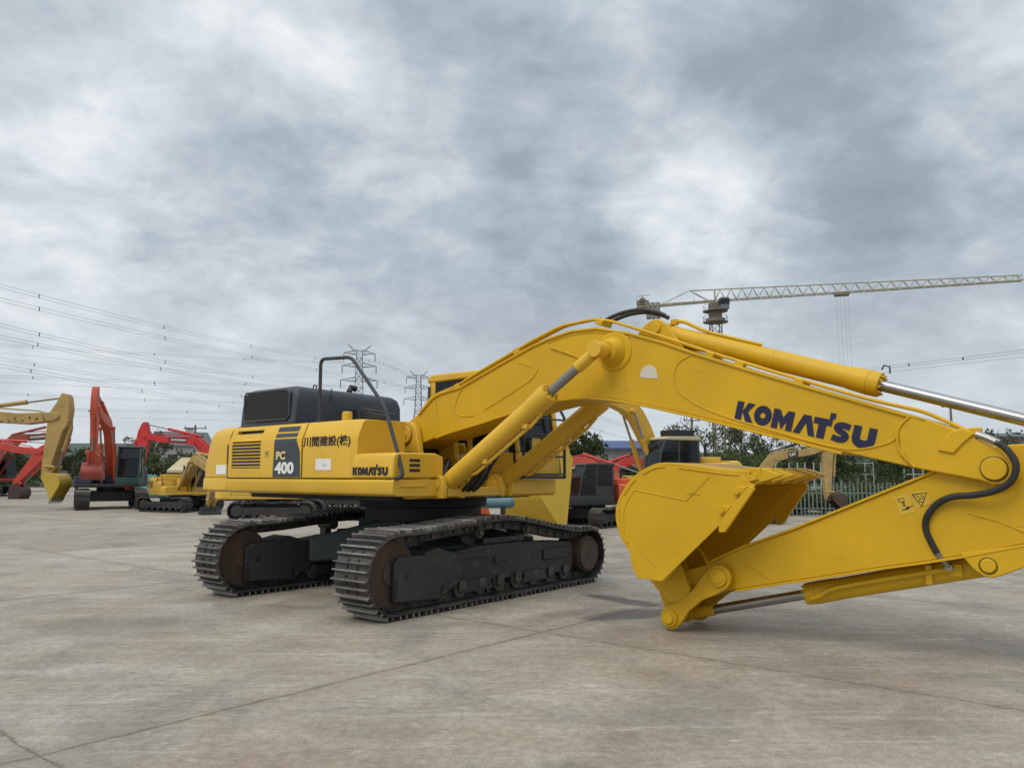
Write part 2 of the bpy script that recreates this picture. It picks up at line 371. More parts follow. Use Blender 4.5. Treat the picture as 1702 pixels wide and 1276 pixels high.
    def build_each(s, name, mat, parent=None, bevel=0, seg=2, ang=32, loc=None, rot=None):
        """link every separate piece as an object of its own"""
        par = list(range(len(s.v)))
        def find(i):
            while par[i] != i: par[i] = par[par[i]]; i = par[i]
            return i
        for f in s.f:
            for i in f[1:]: par[find(i)] = find(f[0])
        grp = {}
        for f in s.f: grp.setdefault(find(f[0]), []).append(f)
        out = []
        for fs in grp.values():
            ids = sorted({i for f in fs for i in f}); mp = {v: k for k, v in enumerate(ids)}
            q = MB(); q.add([s.v[i] for i in ids], [[mp[i] for i in f] for f in fs]); out.append(q.build(name, mat, parent, bevel, seg, ang, loc, rot))
        return out
    def build(s, name, mat, parent=None, bevel=0, seg=2, ang=32, loc=None, rot=None):
        return link(s.mesh(name, mat, ang), name, parent, bevel, seg, loc, rot)
def link(me, name, parent=None, bevel=0, seg=2, loc=None, rot=None):
    o = bpy.data.objects.new(name, me); COL.objects.link(o)
    if parent is not None: o.parent = parent
    if loc is not None: o.location = loc
    if rot is not None: o.rotation_euler = rot
    if bevel:
        b = o.modifiers.new('bevel', 'BEVEL'); b.width = bevel; b.segments = seg; b.limit_method = 'ANGLE'; b.angle_limit = R(38)
    return o
def smooth(pts, k):
    """Catmull-Rom through the points, k steps per span"""
    P = [Vector(p) for p in pts]; out = []
    for i in range(len(P)-1):
        a, b, c, d = P[max(i-1, 0)], P[i], P[i+1], P[min(i+2, len(P)-1)]
        for j in range(k):
            t = j/k; out.append(.5*((2*b)+(c-a)*t+(2*a-5*b+4*c-d)*t*t+(3*b-a-3*c+d)*t**3))
    out.append(P[-1]); return out
def sm2(pts, k): return [(v.x, v.y) for v in smooth([Vector((p[0], p[1], 0)) for p in pts], k)]
def fillet(pts, r, n=5):
    """round the inner corners of a 3-D polyline with radius about r"""
    P = [Vector(p) for p in pts]; out = [P[0]]
    for i in range(1, len(P)-1):
        a = (P[i-1]-P[i]); b = (P[i+1]-P[i]); q = min(r, a.length*.45, b.length*.45)
        A = P[i]+a.normalized()*q; B = P[i]+b.normalized()*q
        for j in range(n+1):
            t = j/n; out.append((1-t)**2*A+2*t*(1-t)*P[i]+t*t*B)
    out.append(P[-1]); return out
def tag(o, label=None, cat=None, group=None, kind=None):
    if label: o['label'] = label
    if cat: o['category'] = cat
    if group: o['group'] = group
    if kind: o['kind'] = kind
    return o
def empty(name, loc, rz=0, s=1):
    o = bpy.data.objects.new(name, None); COL.objects.link(o); o.location = loc; o.rotation_euler = (0, 0, rz); o.scale = (s, s, s)
    o.empty_display_size = .3; return o
def lettering(name, body, height, mat, parent, loc, rot, bold=0.0, width=None, thick=.003, squeeze=1.0):
    cu = bpy.data.curves.new(name, 'FONT'); cu.body = body; cu.size = 1; cu.extrude = .5; cu.offset = bold; cu.resolution_u = 3
    t = bpy.data.objects.new(name, cu); COL.objects.link(t); bpy.context.view_layer.update()
    me = bpy.data.meshes.new_from_object(t.evaluated_get(bpy.context.evaluated_depsgraph_get()))
    bpy.data.objects.remove(t); bpy.data.curves.remove(cu)
    xs = [v.co.x for v in me.vertices]; ys = [v.co.y for v in me.vertices]
    k = height/(max(ys)-min(ys)); kx = (width/(max(xs)-min(xs))) if width else k*squeeze
    x0, y0 = min(xs), min(ys)
    for v in me.vertices: v.co = ((v.co.x-x0)*kx, (v.co.y-y0)*k, v.co.z*thick)
    me.materials.clear(); me.materials.append(mat)
    o = bpy.data.objects.new(name, me); COL.objects.link(o); o.parent = parent; o.location = loc; o.rotation_euler = rot
    return o

# block letters of the maker's word mark, drawn on a grid one unit high
def strip(line, t):
    n = len(line); L_, R_ = [], []
    for i in range(n):
        a = Vector(line[max(i-1, 0)]); b = Vector(line[min(i+1, n-1)]); d = (b-a).normalized(); q = Vector((-d.y, d.x))*t/2
        L_.append(tuple(Vector(line[i])+q)); R_.append(tuple(Vector(line[i])-q))
    return [[L_[i], L_[i+1], R_[i+1], R_[i]] for i in range(n-1)]
def wordmark():
    P = []; x = 0
    P += [[(0, 0), (.40, 0), (.40, 1), (0, 1)], [(.40, .50), (.66, 1), (1.09, 1), (.74, .52), (1.13, 0), (.68, 0)]]
    x = 1.12; c = (x+.52, .5)
    ring = [(c[0]+math.cos(a)*.52, c[1]+math.sin(a)*.52, c[0]+math.cos(a)*.155, c[1]+math.sin(a)*.155) for a in [i*2*math.pi/28 for i in range(29)]]
    P += [[(r[0], r[1]), (q[0], q[1]), (q[2], q[3]), (r[2], r[3])] for r, q in zip(ring, ring[1:])]
    x = 2.22
    P += [[(x, 0), (x+.36, 0), (x+.36, 1), (x, 1)], [(x+.36, 1), (x+.36, .46), (x+.60, .0), (x+.60, .62)][::-1], [(x+.84, 1), (x+.84, .46), (x+.60, .0), (x+.60, .62)],
          [(x+.84, 0), (x+1.20, 0), (x+1.20, 1), (x+.84, 1)]]
    x = 3.50
    P += [[(x, 0), (x+.38, 0), (x+.62, .62), (x+.42, 1)], [(x+.42, 1), (x+.62, .62), (x+.86, 0), (x+1.22, 0), (x+.84, 1)]]
    x = 4.52
    P += [[(x+.28, 0), (x+.70, 0), (x+.70, .68), (x+.28, .68)], [(x, .68), (x+.98, .68), (x+.98, 1), (x, 1)], [(x+.80, 1.06), (x+1.10, 1.06), (x+1.10, 1.34), (x+.80, 1.34)], [(x+.80, 1), (x+.98, 1), (x+.98, 1.06), (x+.80, 1.06)]]
    x = 5.52
    s = sm2([(x+.94, .80), (x+.66, .855), (x+.36, .82), (x+.25, .69), (x+.40, .56), (x+.68, .47), (x+.82, .32), (x+.68, .18), (x+.40, .145), (x+.10, .20)], 4)
    P += strip(s, .30)
    x = 6.66
    u = [(x+.17, 1), (x+.17, .38)]+[(x+.56-.39*math.cos(a), .38-.23*math.sin(a)) for a in [i*math.pi/10 for i in range(11)]]+[(x+.95, .38), (x+.95, 1)]
    P += strip(u, .40)
    return P, 7.82
def word_mesh(name, mat, parent, width, height, loc, rot, thick=.004):
    P, W = wordmark(); kx = width/W; m = MB()
    for q in P:
        n = len(q); a = [(x*kx, y*height, 0) for x, y in q]; b = [(x*kx, y*height, thick) for x, y in q]
        m.add(a+b, [tuple(range(n)), tuple(range(2*n-1, n-1, -1))]+[(i, i+n, (i+1) % n+n, (i+1) % n) for i in range(n)])
    return m.build(name, mat, parent, loc=loc, rot=rot)

# ------------------------------------------------------------------ crawler tracks (shared by every excavator)
def loop_walk(path, pitch):
    """even stations along a closed (s, z) loop: list of (point, tangent)"""
    n = len(path); seg = [(Vector(path[i]), Vector(path[(i+1) % n])) for i in range(n)]
    Ls = [(b-a).length for a, b in seg]; tot = sum(Ls); k = max(8, round(tot/pitch)); st = tot/k; out = []
    for j in range(k):
        d = j*st; i = 0
        while d > Ls[i]: d -= Ls[i]; i += 1
        a, b = seg[i]; p = a+(b-a)*(d/Ls[i])
        d2 = (j*st+st*.5) % tot; d1 = (j*st-st*.5) % tot
        def at(q):
            i = 0
            while q > Ls[i]: q -= Ls[i]; i += 1
            return seg[i][0]+(seg[i][1]-seg[i][0])*(q/Ls[i])
        out.append((p, (at(d2)-at(d1)).normalized()))
    return out, st
def belt(path, width, pitch, ridge=.045, plate=.022, links=True, bolts=True, rng=None):
    """shoes with grouser bars outside, chain links inside; path is the outline over the bars, walked clockwise seen from -y"""
    m = MB(); m.bars = set(); st, step = loop_walk(path, pitch)
    area = sum(path[i][0]*path[(i+1) % len(path)][1]-path[(i+1) % len(path)][0]*path[i][1] for i in range(len(path)))
    for p, t in st:
        nrm = Vector((t.y, -t.x)) if area > 0 else Vector((-t.y, t.x))     # outward
        def quad(a0, a1, h0, h1, y0, y1):
            q = [p+t*a0+nrm*h0, p+t*a1+nrm*h0, p+t*a1+nrm*h1, p+t*a0+nrm*h1]
            vs = [(v.x, y0, v.y) for v in q]+[(v.x, y1, v.y) for v in q]
            m.add(vs, [(0, 1, 2, 3), (7, 6, 5, 4), (0, 4, 5, 1), (1, 5, 6, 2), (2, 6, 7, 3), (3, 7, 4, 0)])
        w = width/2; j = rng.uniform(-.004, .004) if rng else 0
        quad(-step*.53, step*.50, -ridge-plate, -ridge, -w+j, w+j)
        f0 = len(m.f); quad(-step*.50, -step*.50+.020, -ridge, 0, -w+j, w+j)
        quad(-.010, .010, -ridge, -.004, -w+j, w+j); m.bars |= set(range(f0, len(m.f)))
        if links:
            for y in (-.11, .05): quad(-step*.62, step*.42, -ridge-plate-.11, -ridge-plate-.002, y, y+.06)
            quad(-.03, .03, -ridge-plate-.09, -ridge-plate-.03, -.13, .13)
        if bolts:
            for a in (-.055, .045):
                for y in (-.10, .065): quad(a, a+.028, -ridge, -ridge+.018, y, y+.035)
    return m
def ellipse_track(Ls, H, n=10):
    r = H/2; p = []
    p += [(Ls/2-r+r*math.sin(a), r-r*math.cos(a)) for a in [i*math.pi/n for i in range(n+1)]]
    p += [(x*(Ls/2-r), H+dz) for x, dz in ((.66, -.03), (.33, .0), (0, -.025), (-.33, .0), (-.66, -.03))]
    p += [(-Ls/2+r-r*math.sin(a), r+r*math.cos(a)) for a in [i*math.pi/n for i in range(n+1)]]
    return p

# ================================================================== THE BIG YELLOW EXCAVATOR
BODY, BOOM = M_BODY(), M_BOOM()
EX = empty('excavator', (-1.26, 11.0, 0), R(-40))
tag(EX, 'large yellow crawler excavator in the foreground with its arm folded over an upturned bucket', 'excavator', 'excavators parked in the yard')
RNG = random.Random(4)

# ---- tracks, lying across the machine (s along the track, -y the side towards the photographer)
TRK = R(51+40)                                     # turn of the tracks against the upper structure
_inv = Matrix.Translation((-1.26, 11.0, 0)) @ Matrix.Rotation(R(-40), 4, 'Z'); _inv.invert()
_mid = Vector((.0435, 10.2742, 0)); _nout = Vector((math.sin(R(51)), -math.cos(R(51)), 0))
OUTL = [(-2.12, 0), (-1.0, 0), (0, 0), (1.0, 0), (1.78, 0)]
OUTL += [(1.80+.43*math.sin(a), .425-.425*math.cos(a)) for a in [R(x) for x in (14, 35, 58, 80, 100, 122, 145, 165)]]
OUTL += [(1.45, .84), (1.22, .87), (.67, .965), (.30, 1.03), (.08, 1.06), (-.20, 1.075), (-.42, 1.075), (-.96, 1.035), (-1.40, 1.0), (-1.75, .985)]
OUTL += [(-2.04-.505*math.sin(a), .485+.5*math.cos(a)) for a in [R(x) for x in (0, 22, 45, 68, 90, 112, 135, 158)]]
def belt_mesh(b, name='track_belt', bar=None):
    me = b.mesh(name, M_SHOE()); me.materials.append(M_BAR())
    for i in b.bars: me.polygons[i].material_index = 1
    return me
belt_me = belt_mesh(belt(OUTL, .58, .196, .050, .022, rng=RNG))
for k in (0, 1):
    pos = _inv @ (_mid-_nout*(.29+2.85*k)-Vector((math.cos(R(51)), math.sin(R(51)), 0))*.06*k); rot = (0, 0, TRK)
    tb = link(belt_me, 'track_belt', EX, .004, 1, pos, rot)
    f = MB()                                         # side frame: long box girder, inside the belt
    sgn = -1 if k == 0 else 1
    o_ = -.17; i_ = .20
    f.side([(-1.38, .30), (1.42, .20), (1.50, .30), (1.50, .56), (1.42, .63), (.2, .70), (-.6, .70), (-1.38, .62)], -o_+.0, -i_)
    f.side([(-1.55, .22), (-.95, .30), (-.9, .60), (-1.35, .74), (-1.55, .70)], -o_+.035, -i_-.02)
    f.span(-.5, .35, o_-.004, o_+.02, .72, .79)
    fr = f.build('track_frame', M_FRAME(), EX, .025, 2, loc=pos, rot=rot)
    g = MB()                                         # idler yoke cover
    g.side([(-2.05, .18), (-1.30, .13), (-1.22, .26), (-1.22, .60), (-1.34, .665), (-1.96, .675), (-2.05, .62)], .215, .15)
    g.side([(-2.05, .18), (-1.30, .13), (-1.22, .26), (-1.22, .60), (-1.34, .665), (-1.96, .675), (-2.05, .62)], -.15, -.215)
    g.side([(-1.30, .14), (-1.0, .28), (-1.0, .58), (-1.30, .66)], .21, .165)
    g.build('idler_yoke', M_FRAME(), fr, .02, 2)
    h = MB(); h.pin(-1.86, .47, .222, .10, .045); h.pin(-1.86, .47, -.10, -.222, .045)
    h.box((-2.02, -.20, .33), (.04, .05, .22)); h.pin(-.25, .50, .196, .1, .05); h.span(.75, 1.30, -.196, -.15, .42, .56)
    h.span(-1.0, -.45, -.186, -.15, .56, .64)
    h.build_each('frame_fitting', M_BLACK(), fr, .008)
    idl = MB(); idl.pin(-2.03, .485, .13, -.13, .375, n=36); idl.pin(-2.03, .485, .05, -.05, .40, n=36); idl.pin(-2.03, .485, .15, -.15, .13)
    idl.build('idler_wheel', M_RUST(), EX, .01, loc=pos, rot=rot)
    sp = MB(); n = 22; ring = []
    for i in range(n*2):
        a = math.pi*i/n; r = .355 if i % 2 else .295
        ring.append((1.80+r*math.sin(a), .425+r*math.cos(a)))
    sp.side(ring, .06, -.06); sp.pin(1.80, .425, .235, -.18, .265, n=36); sp.pin(1.80, .425, .262, .235, .245, n=36)
    for i in range(18):
        a = 2*math.pi*i/18; sp.pin(1.80+.222*math.sin(a), .425+.222*math.cos(a), .278, .26, .016, n=6)
    sp.build('drive_sprocket', M_RUST(), EX, .006, loc=pos, rot=rot)
    for i in range(8):                               # lower rollers
        r = MB(); s0 = -1.28+i*.365
        r.pin(s0, .205, .17, .06, .105); r.pin(s0, .205, -.06, -.17, .105); r.pin(s0, .205, .2, -.2, .05); r.pin(s0, .205, .06, -.06, .075)
        r.side([(s0-.07, .19), (s0+.07, .19), (s0+.05, .31), (s0-.05, .31)], .215, .175)
        r.build('track_roller', paint('roller_steel', (.075, .066, .058), .5, .4, .6, (.11, .08, .055), 3, .3, .04), fr, .01)
    for s0, zt in ((-.55, .86), (.42, .86)):         # upper carrier rollers
        r = MB(); r.pin(s0, zt, .16, -.16, .075); r.box((s0, .05, (zt+.66)/2), (.11, .14, zt-.64)); r.pin(s0, zt, .19, .15, .045)
        r.build('carrier_roller', paint('roller_steel', (.075, .066, .058)), fr, .008)
    for s0 in (-.62, .55):                           # guards between the lower rollers
        r = MB(); r.side([(s0-.28, .16), (s0+.28, .16), (s0+.22, .30), (s0-.22, .30)], .205, .19); r.side([(s0-.28, .16), (s0+.28, .16), (s0+.22, .30), (s0-.22, .30)], -.19, -.205)
        r.build_each('roller_guard', M_FRAME(), fr, .012)
cpos = _inv @ (_mid-_nout*1.715)
cb = MB()                                            # car body: X of box legs with the swing race on top
for sx in (-1, 1):
    for sy in (-1, 1):
        a = Vector((sx*.30, sy*.38)); b = Vector((sx*.95, sy*1.28)); d = (b-a).normalized(); q = Vector((-d.y, d.x))
        def sect(c, hw, z0, z1): return [(c.x+q.x*hw, c.y+q.y*hw, z0), (c.x-q.x*hw, c.y-q.y*hw, z0), (c.x-q.x*hw, c.y-q.y*hw, z1), (c.x+q.x*hw, c.y+q.y*hw, z1)]
        cb.rings([sect(a, .34, .46, .98), sect(b, .30, .36, .70)])
cb.span(-.62, .62, -.72, .72, .44, .985)
cb.build('carbody', M_TEAL(), EX, .03, 2, loc=cpos, rot=(0, 0, TRK))
M_DARK = paint('underdeck_shade_black', (.007, .008, .010), .6, .2, .25, (.03, .028, .025))  # near-black colour puts the deep shade under the deck into the swing ring
sw = MB(); sw.rod((0, 0, .97), (0, 0, 1.15), .84, n=48); sw.rod((0, 0, 1.15), (0, 0, 1.32), .92, n=48)
for i in range(30):
    a = 2*math.pi*i/30; sw.rod((.76*math.cos(a), .76*math.sin(a), .95), (.76*math.cos(a), .76*math.sin(a), .99), .02, n=6)
sw.build('swing_ring', M_DARK, EX, .01, loc=cpos)
m = MB(); m.span(-2.3, .85, -1.3, 1.35, 1.27, 1.345); m.build('belly_shade_plate', M_DARK, EX, .01)  # dark plate added so the space under the deck looks shaded

# ---- revolving frame and engine housing (u forward, w to the machine's right)
def sill(w):                                         # rounded deck edge, section (w, z)
    s = 1 if w > 0 else -1; w = abs(w)
    return [(s*(w-.35), 1.335), (s*(w-.06), 1.335), (s*(w-.015), 1.36), (s*w, 1.40), (s*w, 1.515), (s*(w-.02), 1.54), (s*(w-.35), 1.54)]
m = MB(); m.cross(sill(1.5), -2.68, 1.06)
m.build('deck_sill', BODY, EX, .008)
m = MB(); m.side([(-2.6, 1.30), (1.02, 1.30), (1.06, 1.335), (1.06, 1.54), (-2.6, 1.54)], 1.15, .68)
m.side([(-2.6, 1.29), (.95, 1.29), (1.15, 1.32), (1.15, 1.43), (-2.6, 1.43)], .66, -.50)
m.side([(-2.6, 1.30), (1.20, 1.30), (1.24, 1.335), (1.24, 1.52), (-2.6, 1.52)], -.50, -1.48)
m.span(1.06, 1.075, -1.38, -.98, 1.445, 1.475)
m.build('revolving_frame', BODY, EX, .02)
# counterweight, rounded tail
def tail(inset, back):
    pts = []; r = .55; u0, u1 = -2.675, -3.72+back; h = 1.5-inset
    pts += [(u0, h), (u1+r+.22, h)]
    for i in range(1, 9):
        a = R(i*90/8); pts.append((u1+r*.62+.10-(r*.62+.0)*math.sin(a)+.0, h-r+r*math.cos(a)))
    q = pts[2:]; 
    full = pts+[(u, -w) for u, w in reversed(q)]+[(u1+r+.22, -h), (u0, -h)]
    return full
lev = [(1.335, .10, .10), (1.345, .04, .05), (1.37, .0, .0), (1.52, .0, .0), (1.545, .012, .01), (1.552, .03, .03), (1.56, .012, .015), (1.75, .015, .04), (2.05, .03, .10), (2.18, .05, .14), (2.26, .09, .19), (2.31, .17, .27), (2.325, .28, .38)]
m = MB(); m.rings([[(u, -w, z) for u, w in tail(i, b)] for z, i, b in lev])
m.build('counterweight', BODY, EX, .006, ang=40)
side = [(1.5, 1.553), (1.5, 2.05), (1.485, 2.10), (1.42, 2.265), (1.39, 2.292), (1.34, 2.30), (.70, 2.305), (.70, 1.553)]
# pump door with the two louvre openings
m = MB(); door_sec = [(1.5, 1.553), (1.5, 2.05), (1.485, 2.10), (1.42, 2.265), (1.39, 2.292), (1.34, 2.30), (1.28, 2.30), (1.28, 1.553)]
m.cross(door_sec, -2.630, -2.54); m.cross(door_sec, -1.775, -.79)
lowsec = [(1.5, 1.553), (1.5, 1.685), (1.40, 1.685), (1.40, 1.553)]; m.cross(lowsec, -2.54, -1.775)
midsec = [(1.5, 2.075), (1.485, 2.10), (1.452, 2.185), (1.35, 2.185), (1.35, 2.075)]; m.cross(midsec, -2.54, -1.775)
topsec = [(1.434, 2.232), (1.42, 2.265), (1.39, 2.292), (1.34, 2.30), (1.28, 2.30), (1.28, 2.232)]; m.cross(topsec, -2.54, -1.775)
m.cross([(1.452, 2.185), (1.434, 2.232), (1.28, 2.232), (1.28, 2.185)], -2.54, -2.49); m.cross([(1.452, 2.185), (1.434, 2.232), (1.28, 2.232), (1.28, 2.185)], -1.80, -1.775)
door = m.build('side_door', BODY, EX, .004)
m = MB(); m.span(-2.53, -1.78, -1.37, -1.36, 1.69, 2.07); m.span(-2.49, -1.62, -1.36, -1.30, 2.18, 2.24); m.build_each('vent_backing', M_BLACK(), door)
m = MB()
for i in range(8):
    z = 1.70+i*.0475
    m.add([(-2.54, -1.497, z), (-1.775, -1.497, z), (-1.775, -1.497, z+.012), (-2.54, -1.497, z+.012), (-2.54, -1.415, z+.035), (-1.775, -1.415, z+.035), (-1.775, -1.415, z+.047), (-2.54, -1.415, z+.047)],
          [(0, 1, 2, 3), (4, 7, 6, 5), (0, 4, 5, 1), (3, 2, 6, 7), (0, 3, 7, 4), (1, 5, 6, 2)])
m.build('louvre', BODY, door)
m = MB(); m.span(-1.68, -1.53, -1.506, -1.498, 1.845, 1.955); m.build('latch_plate', BODY, door, .004)
m = MB(); m.span(-1.625, -1.575, -1.518, -1.506, 1.875, 1.925); m.rod((-1.60, -1.518, 1.90), (-1.60, -1.528, 1.90), .012, n=10); m.build('latch', M_STEEL(), door, .003)
# dark model band wrapped over the door, wider at the foot
m = MB()
def band(z0, z1, u0a, u1a, u0b, u1b, w0, w1):
    m.add([(u0a, -w0, z0), (u1a, -w0, z0), (u1b, -w1, z1), (u0b, -w1, z1), (u0a, -w0+.01, z0), (u1a, -w0+.01, z0), (u1b, -w1+.01, z1), (u0b, -w1+.01, z1)],
          [(0, 1, 2, 3), (0, 4, 5, 1), (1, 5, 6, 2), (2, 6, 7, 3), (3, 7, 4, 0)])
band(1.562, 1.90, -1.45, -.80, -1.435, -.82, 1.503, 1.503); band(1.90, 2.05, -1.435, -.82, -1.43, -.90, 1.503, 1.503); band(2.05, 2.085, -1.43, -.90, -1.43, -.915, 1.503, 1.494)
band(2.108, 2.163, -1.43, -.92, -1.425, -.92, 1.4865, 1.4665); band(2.19, 2.255, -1.425, -.92, -1.42, -.92, 1.456, 1.430)
m.build('model_band', M_HOOD(), door)
RS = (R(90), 0, 0)
lettering('model_letters', 'PC', .115, M_CREAM(), door, (-1.372, -1.5055, 1.80), RS, .035, .22)
lettering('model_number', '400', .165, M_WHITE(), door, (-1.395, -1.5055, 1.605), RS, .045, .45)
# tank block behind the tool box
m = MB(); m.cross(side, -.758, .26)
m.add([(.26, -w, z) for w, z in side]+[(.385 if i in (3, 4, 5, 6) else (.36 if i in (1, 2) else .34), -(w-.03 if i < 3 else w-.01), z-(.012 if i in (3, 4, 5, 6) else 0)) for i, (w, z) in enumerate(side)],
      [tuple(range(15, 7, -1))]+[(i, i+8, (i+1) % 8+8, (i+1) % 8) for i in range(8)])
tank = m.build('tank_block', BODY, EX, .006)
lettering('owner_name', '川間建設(株)', .155, M_INK(), tank, (-.745, -1.5035, 1.945), RS, .022, 1.0)
m = MB(); m.span(-.46, -.135, -1.5045, -1.49, 1.655, 1.80); sheet = m.build('paper_notice', M_WHITE(), tank)
m = MB()
for u, z, a, b in ((-.30, 1.705, .05, .004), (-.27, 1.715, .004, .03), (-.25, 1.712, .03, .004), (-.225, 1.708, .004, .024), (-.31, 1.71, .004, .02)): m.span(u, u+a, -1.506, -1.50, z, z+b)
m.build_each('scribble', M_INK(), sheet)
m = MB(); m.span(-2.98, -2.70, -1.494, -1.47, 1.60, 1.74); cw = m.build('blank_sticker', M_WHITE(), EX)
# tool box at the front right
m = MB(); m.cross([(1.5, 1.553), (1.5, 1.80), (1.47, 1.85), (1.40, 1.862), (.80, 1.862), (.66, 1.82), (.66, 1.553)], .30, 1.065)
tool = m.build('tool_box', BODY, EX, .022, 3)
word_mesh('maker_word', M_INK(), tool, .66, .098, (.315, -1.5035, 1.59), RS)
RF = (R(90), 0, R(90))                               # onto a face that looks forward
m = MB()
for z in (1.63, 1.69, 1.75): m.span(1.064, 1.0685, -1.24, -1.07, z, z+.036)
m.build_each('stripe_mark', M_INK(), tool)
m = MB(); m.span(-2.70, -.70, -1.485, -1.2, 1.545, 2.04); m.build('seam_backing', M_BLACK(), EX)
m = MB(); m.span(-2.72, -.28, -1.28, 1.30, 1.53, 2.285); m.span(-.3, .34, -.72, -.5, 1.53, 1.9); m.build('engine_bay', M_BLACK(), EX, .02)
# engine hood across the tail
HW0, HW1 = 1.12, -.93
m = MB()
def hood_ring(u, top, rnd):
    pts = [(HW0, 2.302), (HW0-.03, top-rnd), (HW0-.03-rnd*.4, top-rnd*.3), (HW0-.04-rnd, top), (HW1+.05+rnd, top-.03), (HW1+.03+rnd*.3, top-.04-rnd*.2), (HW1+.015, top-.04-rnd*.8), (HW1, 2.302)]
    return [(u, -w, z) for w, z in pts]
m.rings([hood_ring(-2.99, 2.74, .12), hood_ring(-2.95, 2.86, .10), hood_ring(-2.80, 2.905, .09), hood_ring(-1.70, 2.90, .09), hood_ring(-1.58, 2.87, .09), hood_ring(-1.525, 2.78, .10)])
hood = m.build('engine_hood', M_HOOD(), EX, .03, 3, ang=50)
m = MB(); m.side([(-2.86, 2.46), (-2.80, 2.42), (-1.74, 2.41), (-1.68, 2.46), (-1.68, 2.79), (-1.74, 2.83), (-2.76, 2.84), (-2.82, 2.80)], HW0+.004, HW0-.08)
m.build('grille_backing', M_BLACK(), hood, .01)
m = MB()
for i in range(10):
    z = 2.435+i*.0385
    m.add([(-2.83, -(HW0+.006), z), (-1.70, -(HW0+.006), z), (-1.70, -(HW0+.012), z+.018), (-2.83, -(HW0+.012), z+.018), (-2.83, -(HW0-.02), z), (-1.70, -(HW0-.02), z), (-1.70, -(HW0-.02), z+.018), (-2.83, -(HW0-.02), z+.018)],
          [(0, 1, 2, 3), (4, 7, 6, 5), (0, 4, 5, 1), (3, 2, 6, 7), (0, 3, 7, 4), (1, 5, 6, 2)])
m.build('grille_bars', paint('grille_black', (.012, .013, .014), .5, .2, .2), hood)
m = MB()
ra = [(-2.87+.0, 2.44), (-2.87, 2.80), (-2.83, 2.85), (-1.73, 2.842), (-1.665, 2.79), (-1.665, 2.45), (-1.73, 2.40), (-2.83, 2.412), (-2.87, 2.44)]
m.tube([(u, -(HW0+.002), z) for u, z in ra], .018, 8); m.build('grille_rim', M_HOOD(), hood)
m = MB(); m.rod((-2.1, .30, 2.88), (-2.1, .30, 2.96), .05); m.tube([(-2.1, .30, 2.95), (-2.1, .33, 3.02), (-2.08, .42, 3.0)], .05, 12); m.build('exhaust_pipe', M_BLACK(), hood)
m = MB(); m.tube([(-1.8, .0-.62, 2.89), (-1.8, -.62, 2.93), (-1.76, -.62, 2.95), (-1.72, -.62, 2.93), (-1.72, -.62, 2.89)], .010, 6); m.build('lifting_eye', M_BLACK(), hood)
m = MB(); m.tube([(-1.50, -.52, 2.70), (-1.50, -.50, 2.80), (-1.53, -.48, 2.89)], .012, 6); m.span(-1.50, -1.44, -.16, -.05, 2.33, 2.60); m.span(-1.50, -1.44, .05, .30, 2.33, 2.50); m.build_each('hood_fitting', M_BLACK(), hood, .01)
m = MB(); m.rod((-.47, -1.0, 2.29), (-.47, -1.0, 2.44), .072, .070, 24); m.rod((-.47, -1.0, 2.44), (-.47, -1.0, 2.455), .066, .05, 24); m.build('filler_neck', BODY, EX, .005)
m = MB(); m.span(-1.2, -.75, -1.0, -.55, 2.29, 2.325); m.span(-1.0, -.93, -1.15, -1.05, 2.29, 2.34); m.rod((-.85, -1.1, 2.29), (-.85, -1.1, 2.33), .04); m.tube([(-1.1, -1.05, 2.3), (-1.1, -1.05, 2.35), (-.9, -1.05, 2.35), (-.9, -1.05, 2.3)], .01, 6); m.build('deck_cover', M_BLACK(), EX, .008)
# hand rail from the deck down to the sill
m = MB(); m.tube(fillet([(-.60, -1.36, 2.28), (-.61, -1.36, 3.155), (.05, -1.36, 3.118), (.73, -1.36, 2.43), (1.03, -1.40, 1.86), (1.145, -1.42, 1.60), (1.12, -1.45, 1.553), (.93, -1.47, 1.548)], .10), .024, 10)
m.build('handrail', paint('rail_black', (.035, .038, .042), .4, .2, .5, (.09, .05, .03), 4), EX)
m = MB(); m.tube(fillet([(-.05, -1.12, 2.29), (-.05, -1.12, 2.435), (.02, -1.10, 2.46), (.50, -.98, 2.36)], .05), .014, 8)
rail2 = m.build('mirror_bracket', M_BLACK(), EX)
m = MB(); m.side([(.0, 2.31), (.42, 2.30), (.42, 2.37), (.03, 2.43)], 1.08, 1.02); m.build('mirror', M_BLACK(), rail2, .02)

# ---- cab on the machine's left, mostly behind the boom
CW0, CW1 = -.52, -1.50
m = MB()
m.span(-.46, 1.30, -CW0, -CW1, 1.53, 1.90)
m.side([(-.52, 1.90), (.35, 1.90), (.30, 2.05), (-.52, 2.05)], CW0, CW0-.04)
for u0, u1, u2, u3 in ((-.46, -.36, -.36, -.24), (.36, .46, .36, .46)):
    for w in (CW0, CW1+.06): m.side([(u0, 1.9), (u1, 1.9), (u3-.08, 3.0), (u2-.08, 3.0)], w, w-.06)
for w in (CW0, CW1+.06): m.side([(1.26, 1.9), (1.32, 1.9), (1.22, 2.6), (1.02, 3.02), (.94, 3.02), (1.15, 2.58)], w, w-.06)
m.span(-.46, -.40, -CW0, -CW1, 1.9, 2.25); m.span(-.44, -.38, -CW0, -CW1, 2.9, 3.0)
cab = m.build('cab', BODY, EX, .02)
m = MB(); m.side([(-.48, 2.98), (1.0, 3.0), (1.03, 3.05), (.95, 3.10), (-.38, 3.11), (-.49, 3.06)], CW0+.01, CW1-.01); m.build('cab_roof', BODY, cab, .03, 3)
